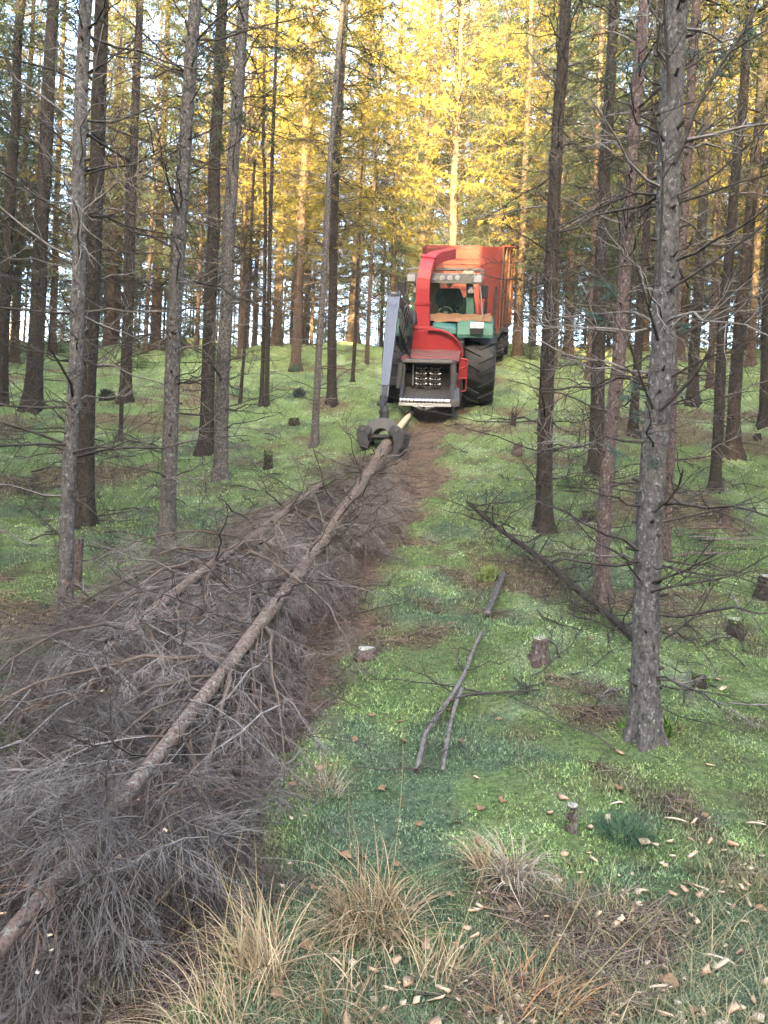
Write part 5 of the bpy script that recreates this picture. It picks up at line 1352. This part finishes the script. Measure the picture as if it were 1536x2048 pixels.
for x in (-.29, -.02):
    rl = B(MB().lathe([(.60, .02), (.60, .085), (1.02, .085), (1.02, .02)], (x, -1.38, 0), 'z', 20), 'feed_roller', 'steel_dark', bev=0, smooth=True)
    for zi in range(8):
        tm = MB()
        for k in range(10):
            a = 2 * math.pi * (k + .5 * (zi % 2)) / 10; c_, s_ = math.cos(a), math.sin(a); z = .63 + zi * .05
            tm.add([(x + .083 * c_ - .02 * s_, -1.38 + .083 * s_ + .02 * c_, z - .014), (x + .083 * c_ + .02 * s_, -1.38 + .083 * s_ - .02 * c_, z - .014), (x + .083 * c_, -1.38 + .083 * s_, z + .014), (x + .122 * c_, -1.38 + .122 * s_, z)], [(0, 1, 3), (1, 2, 3), (2, 0, 3), (0, 2, 1)])
        B(tm, 'tooth_ring', 'chrome' if zi % 2 else 'steel', rl, bev=0)
B(MB().box((-.445, -1.42, .84), (.02, .02, .40)), 'guide_strip', 'chrome', bev=.003)
B(MB().hexa([(-.585, -2.02, .43), (.275, -2.02, .43), (.275, -1.30, .55), (-.585, -1.30, .55), (-.585, -2.00, .47), (.275, -2.00, .47), (.275, -1.30, .60), (-.585, -1.30, .60)]), 'feed_table', 'steel', bev=.004)
fr_ = B(MB().tube([(-.645, -2.06, .472), (.285, -2.06, .472)], .042, 18), 'front_roller', 'chrome', bev=0, smooth=True)
for k in range(12):
    x = -.58 + k * .07
    B(MB().tube([(x + .02 * math.cos(a) , -2.06 + .046 * math.cos(a), .472 + .046 * math.sin(a)) for a in np.linspace(0, 2 * math.pi, 13)], .006, 4), 'spiral_rib', 'steel_dark', fr_, bev=0)
B(MB().box((-.18, -2.075, .405), (.97, .05, .055)), 'front_bumper', 'white', bev=.006)
tri = B(MB().prism([(-.42, .385), (.03, .385), (-.155, .30), (-.235, .30)], 'xz', -2.11, -2.06), 'hitch_plate', 'chrome', bev=.005)
B(MB().lathe([(-2.13, .018), (-2.13, .034), (-2.10, .036)], (-.195, 0, .345), 'y', 14), 'hitch_eye', 'steel_dark', tri, bev=0)
B(MB().hexa([(.29, -2.05, .37), (.46, -2.02, .37), (.46, -1.60, .42), (.29, -1.60, .42), (.30, -2.02, .50), (.46, -2.00, .48), (.44, -1.60, .66), (.30, -1.60, .66)]), 'corner_box', 'steel', bev=.01)
B(MB().tube([(.38, -1.62, .58), (.36, -1.60, .82)], .02, 8).tube([(.30, -1.63, .58), (.30, -1.61, .8)], .016, 8), 'cylinder_rod', 'chrome', bev=0)
gd = MB()
for a, b in (((.43, -1.02, 1.13), (.585, -1.02, 1.10)), ((.585, -1.02, 1.10), (.575, -1.02, .50)), ((.575, -1.02, .50), (.45, -1.02, .47)), ((.43, -1.02, .92), (.585, -1.02, .97)), ((.43, -1.02, .74), (.58, -1.02, .74)), ((.43, -1.02, 1.13), (.43, -1.02, .48))):
    gd.tube([a, b], .016, 6)
gf = B(gd, 'guard_frame', 'red', bev=0)
B(MB().box((.505, -1.0, .93), (.13, .02, .36)), 'guard_panel', 'red', gf, bev=.004)
B(MB().lathe([(0, .09), (.02, .11), (.10, .11), (.12, .09)], (.33, -1.35, .0), 'z', 18).tube([(.33, -1.35, .1), (.33, -1.35, .6)], .04, 10), 'support_foot', 'black', bev=0, smooth=True)
B(MB().lathe([(0, .09), (.02, .11), (.10, .11), (.12, .09)], (-.45, -1.35, .0), 'z', 18).tube([(-.45, -1.35, .1), (-.45, -1.35, .6)], .04, 10), 'support_foot', 'black', bev=0, smooth=True)

# --- loader crane on the left of the chipper
KO = (-.68, -.75, .6)
crn = vroot('loader_crane', KO, 'light blue grey loader boom hanging down in front of the left tractor wheel', 'crane')
B = lambda m, n, mat, par=None, **k: m.build(n, mat, par or crn, KO, **k)
B(MB().lathe([(.6, .17), (.7, .16), (1.2, .13), (1.85, .11), (1.9, .05)], (-.66, -.62, 0), 'z', 20), 'column', 'steel_dark', bev=0, smooth=True)
B(MB().box((-.62, -.62, .62), (.7, .5, .18)), 'crane_base', 'steel_dark', bev=.02)
B(MB().add(*sweep_rect([(-.66, -.60, 1.80), (-.72, -1.1, 2.05), (-.785, -1.80, 2.30)], [.15, .15, .12], [.24, .22, .16])), 'main_boom', 'steel_dark', bev=.01)
B(MB().tube([(-.64, -.72, 1.2), (-.70, -1.30, 1.95)], .045, 10).tube([(-.70, -1.30, 1.95), (-.72, -1.45, 2.1)], .025, 8), 'boom_cylinder', 'chrome', bev=0, smooth=True)
J0, J1 = np.array([-.79, -1.90, 2.25]), np.array([-.812, -3.20, .90])
m = MB(); nj = 9; V = []
for i in range(nj):
    t = i / (nj - 1); c = J0 * (1 - t) + J1 * t; w = .205 * (1 - t) + .115 * t if t < .72 else .145 * (1 - (t - .72) / .28) + .115 * (t - .72) / .28
    w = .205 - .085 * t; dn = unit(np.array([0, -1.35, 1.30])); d = .20 - .08 * t
    for a, b in ((-1, 1), (1, 1), (1, -1), (-1, -1)):
        V.append(c + np.array([a * w / 2, 0, 0]) + dn * b * d / 2)
m.add(V, [(0, 1, 2, 3), tuple(4 * (nj - 1) + q for q in (3, 2, 1, 0))] + [(4 * i + q, 4 * i + 4 + q, 4 * i + 4 + (q + 1) % 4, 4 * i + (q + 1) % 4) for i in range(nj - 1) for q in range(4)])
jib = B(m, 'jib_boom', 'boom', bev=.008)
dn = unit(np.array([0, -1.35, 1.30]))
for s in (-1, 1):
    a_ = J0 + np.array([s * .103, 0, 0]) + dn * .11; b_ = J1 + np.array([s * .061, 0, 0]) + dn * .067
    B(MB().add(*sweep_rect([a_, b_], [.014, .014], [.03, .03])), 'edge_flange', 'boom_edge', jib, bev=.003)
cv = J0 + dn * .103 + (J1 - J0) * .10
B(MB().tube([cv + np.array([-.085, 0, .06]), cv + np.array([0, -.06, -.01]), cv + np.array([.085, 0, .06])], .006, 4), 'weld_seam', 'boom_edge', jib, bev=0)
B(MB().box((-.868, -1.86, 2.31), (.03, .22, .2)).box((-.712, -1.86, 2.31), (.03, .22, .2)), 'knuckle_plate', 'boom', bev=.01)
B(MB().tube([(-.915, -1.86, 2.32), (-.665, -1.86, 2.32)], .05, 14), 'knuckle_pin', 'black', bev=0, smooth=True)
B(MB().tube([(-.90, -1.84, 2.36), (-.68, -1.84, 2.36)], .022, 10), 'upper_pin', 'boom_edge', bev=0, smooth=True)
ext = unit(J1 - J0)
B(MB().add(*sweep_rect([J1, J1 + ext * .18], [.09, .085], [.09, .085])), 'jib_extension', 'black', bev=.006)
for s in (-1, 1):
    B(MB().add(*sweep_rect([J1 + np.array([s * .055, 0, 0]), J1 + ext * .22 + np.array([s * .055, 0, 0])], [.014, .014], [.08, .08])), 'end_plate', 'boom_edge', bev=.003)
for k in range(7):
    o1 = np.array([-.60 + .03 * k, -.95 - .05 * k, 1.95]); x_ = -.70 + .035 * k
    B(MB().tube([o1 + [0, .3, -.2], o1 + [-.02, .1, .05], o1 + [-.02, -.25, .16 - .05 * k], (x_ - .02, -1.5, 1.75 - .09 * k), (x_ + .02, -1.2, 1.35 - .06 * k), (x_ + .08, -.9, 1.25)], .016, 6), 'hydraulic_hose', 'black', bev=0, smooth=True)

# --- grapple hanging from the boom tip (built in the world's upright frame)
gp = along(767, 850, 12.30); tipL = J1 + ext * .20; tipW = loc(*tipL)
grp = empty('log_grapple', gp, 'dark steel log grapple clamped round the butt of the long log', 'grapple'); grp.rotation_euler = (0, 0, -.05)
sx = 12.3 / F
g = lambda px, py: ((px - 767) * sx, (850 - py) * sx)
def G(m, n, mat='grapple', par=None, **k):
    return m.build(n, mat, par or grp, (0, 0, 0), **k)
tw = Vector(tipW) - Vector(gp); tw = Matrix.Rotation(.28, 3, 'Z') @ tw
lk = G(MB().box((tw.x * .98, tw.y * .95, tw.z - .03), (.12, .10, .10)).tube([(tw.x, tw.y, tw.z), (tw.x * .8, tw.y * .6, tw.z * .70)], .045, 10).tube([(-.075 + tw.x * .8, tw.y * .6, tw.z * .72), (.075 + tw.x * .8, tw.y * .6, tw.z * .72)], .03, 10), 'swivel_link', 'black', bev=.008)
G(MB().lathe([(.10, .06), (.11, .075), (.19, .075), (.20, .088), (.245, .088), (.25, .065), (.31, .055)], (tw.x * .12, tw.y * .15, 0), 'z', 20).tube([(0, 0, .08), (tw.x * .8, tw.y * .6, tw.z * .74)], .04, 10), 'rotator', 'black', bev=0, smooth=True)
GA = .28
grp.rotation_euler = (0, 0, -GA)
def gz(X, Y, yl=-.2):      # outline traced at the grapple's own distance; x corrected for the turn about its upright axis
    x, z = g(680 + X / 7.68, 780 + Y / 7.68); return ((x - yl * math.sin(GA)) / math.cos(GA), z)
G(MB().prism([gz(*p, -.1) for p in [(550, 450), (740, 450), (800, 500), (890, 580), (850, 615), (790, 600), (765, 640), (760, 690), (745, 660), (705, 622), (645, 606), (585, 622), (550, 655), (535, 690), (490, 690), (485, 610), (440, 575), (400, 560), (470, 510)]], 'xz', -.15, .13), 'frame_body', 'grapple_body', bev=.014)
G(MB().prism([gz(*p, -.1) for p in [(486, 692), (764, 692), (775, 745), (470, 745)]], 'xz', -.13, .10), 'cross_bar', bev=.006)
for k in range(8):
    q = gz(490 + k * 36, 745, -.1); G(MB().prism([(q[0] - .018, q[1]), (q[0] + .018, q[1]), (q[0], q[1] - .035)], 'xz', -.02, .02), 'bar_tooth', 'steel', bev=0)
for pts, ins, sh, pv, hl in (([(770, 600), (800, 580), (890, 600), (1000, 700), (985, 745), (960, 880), (900, 965), (830, 1055), (812, 1035), (845, 900), (840, 800), (820, 730), (770, 690), (755, 640)], 1, (1, 8), (880, 635), (830, 690)),
                     ([(480, 590), (440, 570), (310, 560), (280, 620), (265, 700), (285, 820), (330, 900), (430, 912), (482, 862), (445, 790), (430, 735), (475, 690), (492, 630)], -1, (2, 8), (370, 628), (415, 690))):
    pl = [gz(*p) for p in pts]
    cw = G(MB().prism(pl, 'xz', -.225, -.185), 'claw', bev=.008)
    G(MB().prism(pl, 'xz', .14, .18), 'rear_plate', 'grapple', cw, bev=.008)
    ot = [(p[0] - .014 * ins, -.022, p[1]) for p in pl[sh[0]:sh[1]]]
    G(MB().band(ot if ins > 0 else ot[::-1], (0, 1, 0), .322, .02), 'claw_shell', 'grapple', cw, bev=.003)
    v = gz(*pv); G(MB().lathe([(-.25, .012), (-.25, .032), (-.22, .034)], (v[0], 0, v[1]), 'y', 14), 'pivot_pin', 'steel', cw, bev=0)
    v = gz(*hl); G(MB().lathe([(-.228, .004), (-.2285, .032), (-.22, .032)], (v[0], 0, v[1]), 'y', 14), 'slot_hole', 'black', cw, bev=0)

# --- trailer
RO = (.4, 6.4, 0)
trl = vroot('chip_trailer', RO, 'tall rusty red chip trailer with chamfered front corners behind the tractor', 'trailer')
B = lambda m, n, mat, par=None, **k: m.build(n, mat, par or trl, RO, **k)
Z0, Z1 = .98, 3.20
fp = [(-.52, 4.86), (.89, 4.80), (1.42, 5.2), (1.97, 8.6), (-.2, 9.0), (-.66, 5.35)]
def wall(a, b, z0, z1, t, name, mat, **k):
    a, b = np.array(a), np.array(b); n_ = np.array([b[1] - a[1], -(b[0] - a[0])]); n_ = n_ / np.linalg.norm(n_) * t
    return B(MB().hexa([(*a, z0), (*b, z0), (*(b - n_), z0), (*(a - n_), z0), (*a, z1), (*b, z1), (*(b - n_), z1), (*(a - n_), z1)]), name, mat, bev=.006, **k)
hb = wall(fp[0], fp[1], Z0, 2.15, .05, 'headboard', 'red_trailer')
wall(fp[1], fp[2], Z0, Z1, .05, 'corner_panel', 'red_trailer')
sw = wall(fp[2], fp[3], Z0, Z1 - .03, .05, 'side_wall', 'rust')
wall(fp[3], fp[4], Z0, Z1, .05, 'tailgate', 'red_trailer')
wall(fp[4], fp[5], Z0, Z1, .05, 'side_wall', 'red_trailer')
wall(fp[5], fp[0], Z0, Z1 - .02, .05, 'corner_panel', 'red_trailer')
a, b = np.array(fp[0]), np.array(fp[1]); lerp = lambda t, z, o=0.0: (a[0] + (b[0] - a[0]) * t, a[1] + (b[1] - a[1]) * t - o, z)
fr2 = MB()
for z, hh_ in ((Z1 - .03, .09), (2.88, .04), (2.18, .07)):
    fr2.hexa([lerp(0, z - hh_ / 2, .01), lerp(1, z - hh_ / 2, .01), lerp(1, z - hh_ / 2, -.05), lerp(0, z - hh_ / 2, -.05), lerp(0, z + hh_ / 2, .01), lerp(1, z + hh_ / 2, .01), lerp(1, z + hh_ / 2, -.05), lerp(0, z + hh_ / 2, -.05)])
for t in (.0, .97):
    fr2.hexa([lerp(t, 2.15, .012), lerp(t + .03, 2.15, .012), lerp(t + .03, 2.15, -.045), lerp(t, 2.15, -.045), lerp(t, Z1, .012), lerp(t + .03, Z1, .012), lerp(t + .03, Z1, -.045), lerp(t, Z1, -.045)])
B(fr2, 'screen_frame', 'red_trailer', bev=.004)
ms = MB()
for t in np.linspace(.04, .96, 56):
    ms.tube([lerp(t, 2.2), lerp(t, Z1 - .06)], .005, 3)
for z in np.linspace(2.24, Z1 - .09, 34):
    ms.tube([lerp(.03, z), lerp(.97, z)], .006, 3)
for z in (2.40, 2.60, 2.75):
    ms.tube([lerp(.03, z, .01), lerp(.97, z, .01)], .014, 4)
B(ms, 'mesh_screen', 'rust', bev=0, kind='stuff')
p2_, p3_ = np.array(fp[2]), np.array(fp[3])
for t in (.02, .25, .5, .75, .98):
    q = p2_ * (1 - t) + p3_ * t + np.array([.03, 0])
    B(MB().box((q[0], q[1], (Z0 + Z1) / 2), (.05, .09, Z1 - Z0 + .02)), 'side_post', 'rust', sw, bev=.006)
e_ = np.array([p2_ + [.03, 0], p3_ + [.03, 0]])
B(MB().tube([(*e_[0], Z1), (*e_[1], Z1)], .035, 4), 'top_rail', 'red_trailer', sw, bev=0)
B(MB().tube([(*e_[0], Z0 - .02), (*e_[1], Z0 - .02)], .05, 4), 'bottom_rail', 'steel_dark', sw, bev=0)
B(MB().prism([fp[0], fp[1], fp[2], fp[3], fp[4], fp[5]], 'xy', Z0 - .12, Z0 - .02), 'floor_panel', 'steel_dark', bev=.01)
B(MB().box((.55, 7, .72), (.9, 4.6, .2)).tube([(.3, 4.9, .75), (.12, 3.9, .7)], .07, 8), 'drawbar_frame', 'steel_dark', bev=.01)
pole = MB().tube([(1.33, 5.05, 2.2), (1.30, 4.85, .9), (1.26, 4.8, .35)], .04, 8).tube([(1.38, 5.0, 1.0), (1.34, 4.9, .3)], .055, 8)
B(pole, 'support_leg', 'steel_dark', bev=0, smooth=True)
for y in (6.3, 7.5):
    for s, x in ((1, 1.46 + (y - 6.3) * .16), (-1, -.15 + (y - 6.3) * .16)):
        wheel(trl, RO, (x, y, .49 + (-.02 if y < 7 else -.05)), TRL, 16)
B(MB().tube([(-.1, 6.3, .48), (1.45, 6.3, .48)], .06, 8).tube([(.1, 7.5, .45), (1.6, 7.5, .45)], .06, 8), 'axle', 'black', bev=0)
B(MB().prism([(5.7, 1.0), (5.8, 1.06), (8.0, 1.06), (8.1, .98), (8.0, 1.02), (5.8, 1.02)], 'yz', 1.25, 1.75), 'mudguard', 'black', bev=0)

# ------------------------------------------------------------------ foreground: tussocks, chips, leaves
def tussock(px, py, n, rad, L, label, cols, wid=.0032, droop=1.5, stalks=0, aim=None, stl=(.45, .8), seg=6):
    b = at(px, py); b[2] = float(hgt(b[0], b[1])); root = empty('grass_tussock', b, label, 'grass tussock')
    t = rng.random(n) * 6.283; rr = rad * np.sqrt(rng.random(n)); x, y = rr * np.cos(t), rr * np.sin(t)
    z = np.array(hgt(x + b[0], y + b[1])) - b[2]
    def bl(n, x, y, z, L_, wid_, droop_, col):
        az = np.arctan2(y, x) + rng.normal(0, .7, n)
        if aim is not None:
            az = np.where(rng.random(n) < .6, aim + rng.normal(0, .6, n), az)
        s = np.linspace(0, 1, seg + 1)[None]; th = (rng.uniform(.2, 1.15, n)[:, None] + droop_[:, None] * s ** 1.2)
        dr = np.sin(th); dz = np.cos(th); ds = (L_ / seg)[:, None]
        X = np.concatenate([np.zeros((n, 1)), np.cumsum(dr[:, :-1] * ds, 1)], 1); Z = np.concatenate([np.zeros((n, 1)), np.cumsum(dz[:, :-1] * ds, 1)], 1)
        side = az[:, None] + .25 * s * rng.normal(0, 1, (n, 1))
        P = np.stack([x[:, None] + X * np.cos(side), y[:, None] + X * np.sin(side), z[:, None] + Z], -1)
        gz = hgt(P[..., 0] + b[0], P[..., 1] + b[1]) - b[2] + .004; P[..., 2] = np.maximum(P[..., 2], gz)
        fa = az + np.pi / 2 + rng.normal(0, .5, n); W = np.stack([np.cos(fa), np.sin(fa), 0 * fa], -1)[:, None] * (wid_[:, None] * (1 - .9 * s ** 2) / 2)[..., None]
        V = np.stack([P - W, P + W], 2).reshape(-1, 3); m = 2 * (seg + 1)
        i = np.arange(n)[:, None] * m + np.arange(seg)[None] * 2
        return V, np.stack([i, i + 1, i + 3, i + 2], -1).reshape(-1, 4), np.repeat(col, m, 0)
    c = np.array(cols)[rng.integers(0, len(cols), n)] * rng.uniform(.65, 1.3, n)[:, None]
    V, Q, C = bl(n, x, y, z, .86 * L * rng.uniform(.4, 1.15, n), wid * rng.uniform(.6, 1.4, n), rng.uniform(.4, 1.1, n) * droop, c)
    link('blades', mesh_np('blades', V, Q, M['straw'], False, C), root, kind='stuff')
    for k in range(stalks):
        V, Q, C = bl(1, rng.normal(0, rad * .4, 1), rng.normal(0, rad * .4, 1), np.zeros(1), rng.uniform(*stl, 1), np.array([.0024]), rng.uniform(.05, .9, 1), np.array([[.32, .24, .11]]))
        link('seed_stalk', mesh_np('seed_stalk', V, Q, M['straw'], False, C), root)
TAN = [(.34, .24, .135), (.27, .185, .10), (.40, .30, .18), (.22, .15, .085)]
PALE = [(.34, .275, .20), (.27, .205, .135), (.38, .33, .245)]
DARKG = [(.045, .085, .042), (.06, .11, .055), (.04, .065, .035)]
BRN = [(.22, .16, .08), (.16, .13, .06), (.12, .13, .05)]
tussock(520, 1945, 190, .075, .34, 'golden brown grass tussock with long seed stalks left of the domed tan one', TAN, .0034, 1.7, 6, 2.4, (.35, .6))
tussock(745, 1850, 430, .13, .36, 'largest tan grass tussock drooping in a dome at the bottom centre', TAN, .0032, 1.8, 5, -2.0)
tussock(1030, 1760, 190, .06, .26, 'small tussock of pale bleached grass blades arching like a fountain', PALE, .0045, 1.9, 1, -1.2)
tussock(985, 1745, 150, .07, .22, 'brown grass tussock leaning out just left of the pale bleached one', TAN, .003, 1.6, 0, 2.8)
tussock(650, 1590, 150, .08, .20, 'wispy tan grass tuft at the edge of the brush', PALE + TAN, .002, 1.1, 2)
tussock(700, 2040, 170, .15, .30, 'tan grass tussock cut by the bottom picture edge below the largest one', TAN, .0032, 1.6, 2, -1.8)
tussock(430, 2050, 150, .12, .30, 'tan grass tussock cut by the bottom picture edge below the golden brown one', TAN, .003, 1.6, 3, 2.8)
tussock(1245, 1672, 560, .10, .15, 'dark green grass tussock beside the tall narrow stump', DARKG, .0022, 2.3)
tussock(1408, 1752, 240, .05, .10, 'small brownish green tuft low on the right, under the bright moss', BRN + DARKG, .002, 1.3)
tussock(1140, 1815, 300, .11, .13, 'low dark olive grass tuft right of the pale bleached one', BRN + DARKG, .002, 1.2)
tussock(1235, 1860, 240, .13, .11, 'low rusty brown grass patch right of the olive tuft', BRN + TAN, .002, 1.4)
tussock(200, 1990, 170, .18, .26, 'thin grey green grass growing through the brush at the bottom left', [(.22, .22, .15), (.16, .18, .10), (.3, .25, .16)], .0024, 1.4, 3, 2.6)
tussock(1060, 2030, 130, .12, .24, 'reddish brown grass tuft among wood chips at the bottom right', [(.38, .19, .09), (.32, .2, .1), (.28, .16, .08)], .0026, 1.5, 4, -.2)
tussock(1500, 1790, 200, .08, .11, 'brown tuft cut by the right edge near the bottom', BRN, .002, 1.3)
tussock(880, 1960, 100, .10, .26, 'sparse golden grass tuft between the largest tussock and the reddish one', TAN, .0026, 1.2, 4, .9, (.4, .7))
tussock(1270, 1420, 160, .10, .09, 'dark green grass patch left of the foot of the big silver grey spruce', DARKG, .002, 1.0)

def chip_mesh(kind):
    a, b, c = [(.016, .011, .0035), (.024, .010, .004), (.014, .014, .003), (.032, .008, .004), (.020, .014, .005), (.012, .008, .003)][kind]
    V = np.array([(sx * a, sy * b, sz * c) for sz in (-1, 1) for sy in (-1, 1) for sx in (-1, 1)], float)
    V[:, 0] += rng.uniform(-.35, .35, 8) * a; V[:, 1] += rng.uniform(-.35, .35, 8) * b; V[:, 2] += .35 * c * rng.uniform(-1, 1, 8) + V[:, 0] ** 2 * 6
    Q = np.array([(0, 2, 3, 1), (4, 5, 7, 6), (0, 1, 5, 4), (2, 6, 7, 3), (0, 4, 6, 2), (1, 3, 7, 5)])
    return mesh_np('wood_chip', V, Q, [M['wood'], M['wood'], M['chip_pale'], M['wood'], M['chip_tan'], M['chip_pale']][kind])
CH = [chip_mesh(i) for i in range(6)] + [chip_mesh(i) for i in (0, 1, 2, 4)]
def chip(px, py, s, label, group, clear=.012):
    p = at(px, py, clear)
    o = link('wood_chip', CH[int(rng.integers(len(CH)))], None, Matrix.Translation(Vector(p)) @ Matrix.Rotation(rng.uniform(0, 6.28), 4, 'Z') @ Matrix.Rotation(rng.normal(0, .45), 4, 'X') @ Matrix.Rotation(rng.normal(0, .4), 4, 'Y') @ Matrix.Scale(s, 4))
    o['label'] = label; o['category'] = 'wood chip'; o['group'] = group
k = 0
while k < 190:
    px, py = rng.uniform(560, 1536), 2048 - 420 * rng.random() ** 1.25
    if px < 900 and rng.random() < (.85 if py < 1880 else .5):
        continue
    if fbm(np.array([px / 130]), np.array([py / 110]), seed=13)[0] < -.45 + .3 * (2048 - py) / 400:
        continue
    k += 1
    chip(px, py, rng.choice([.4, .55, .7, .9]), 'pale fresh wood chip lying among the grass and moss of the foreground', 'wood chips in the foreground')
for px, py in [(205, 1382), (238, 1712), (85, 1727), (57, 1770), (103, 1900), (100, 1870), (5, 1828), (560, 1770), (610, 1632), (660, 1530), (565, 1772), (640, 1775), (232, 1715), (277, 1600), (75, 1945), (330, 1660)]:
    chip(px, py, rng.uniform(.3, .55), 'pale wood chip caught on top of the twigs of the brush pile', 'wood chips on the brush', .36 if px < 500 else .05)
for px, py in [(1125, 1595), (952, 1555), (1215, 1640), (1188, 1720), (1290, 1683), (1465, 1690), (1390, 1775), (1470, 1310), (1432, 1360), (1340, 1260), (1300, 1290), (1445, 1378), (1100, 1625), (1180, 1655), (1420, 1530), (1240, 1505)]:
    chip(px, py, rng.uniform(.8, 1.2), 'single wood chip on the green moss below the big silver grey spruce', 'wood chips on the moss')
def splinter(px, py, L, w, az, label):
    p = at(px, py, .02); n = 9; s = np.linspace(-.5, .5, n)
    C = np.stack([s * L * math.cos(az), s * L * math.sin(az), .01 * np.cos(s * 3) + .12 * s * L * math.sin(az)], -1); R = w * (1 - (2 * s) ** 4 * .8) * (1 + .25 * rng.normal(0, 1, n) * .5)
    V, Q = tubes(C[None], R[None], 5); V[:, 2] = V[:, 2] * .6
    j = np.arange(5); V = np.concatenate([V, C[:1], C[-1:]]); N = n * 5
    caps = np.concatenate([np.stack([(j + 1) % 5, j, np.full(5, N)], -1), np.stack([j + N - 5, (j + 1) % 5 + N - 5, np.full(5, N + 1)], -1)])
    o = link('wood_splinter', mesh_np('wood_splinter', V, [Q, caps], M['chip_pale'], False), None, Matrix.Translation(Vector(p)))
    o['label'] = label; o['category'] = 'splinter'
splinter(1352, 1640, 0.099, 0.0065, -.4, 'long pale wood splinter on the moss right of the dark green tussock')
splinter(1513, 1648, 0.081, 0.0070, -.2, 'flat pale wood splinter on the moss at the right edge')
splinter(1440, 1918, 0.090, 0.0045, -.55, 'thin slanting wood splinter low at the right among brown grass')
splinter(1235, 1607, 0.081, 0.0060, .35, 'grey brown bark flake above the dark green tussock')
splinter(1320, 1975, 0.081, 0.0060, .1, 'broad pale wood splinter near the bottom right corner')

def leaf_mesh():
    n = 5; s = np.linspace(0, 1, n); w = np.sin(s * math.pi) ** .8 * .022 + .001; V = []
    for i in range(n):
        for t in (-1, 0, 1):
            V.append((s[i] * .065, t * w[i], .012 * abs(t) * rng.uniform(.3, 1.3) + .012 * math.sin(s[i] * 3) * rng.uniform(.2, 1)))
    Q = [(i * 3 + k, (i + 1) * 3 + k, (i + 1) * 3 + k + 1, i * 3 + k + 1) for i in range(n - 1) for k in (0, 1)]
    return mesh_np('fallen_leaf', np.array(V), np.array(Q), M['leaf'], True)
LF = [leaf_mesh() for _ in range(5)]
for k in range(60):
    if k < 34:
        px, py = rng.uniform(560, 1536), rng.uniform(1560, 2046)
    else:
        px, py = rng.uniform(620, 1500), rng.uniform(1250, 1600)
    p = at(px, py, .012)
    o = link('fallen_leaf', LF[k % 5], None, Matrix.Translation(Vector(p)) @ Matrix.Rotation(rng.uniform(0, 6.28), 4, 'Z') @ Matrix.Rotation(rng.normal(0, .35), 4, 'X') @ Matrix.Scale(rng.uniform(.5, .95), 4))
    o['label'] = 'dry brown leaf lying on the foreground grass and chips' if k < 34 else 'dry brown leaf lying on the moss beside the forked branch'; o['category'] = 'leaf'
    o['group'] = 'dry leaves in the foreground' if k < 34 else 'dry leaves on the moss'
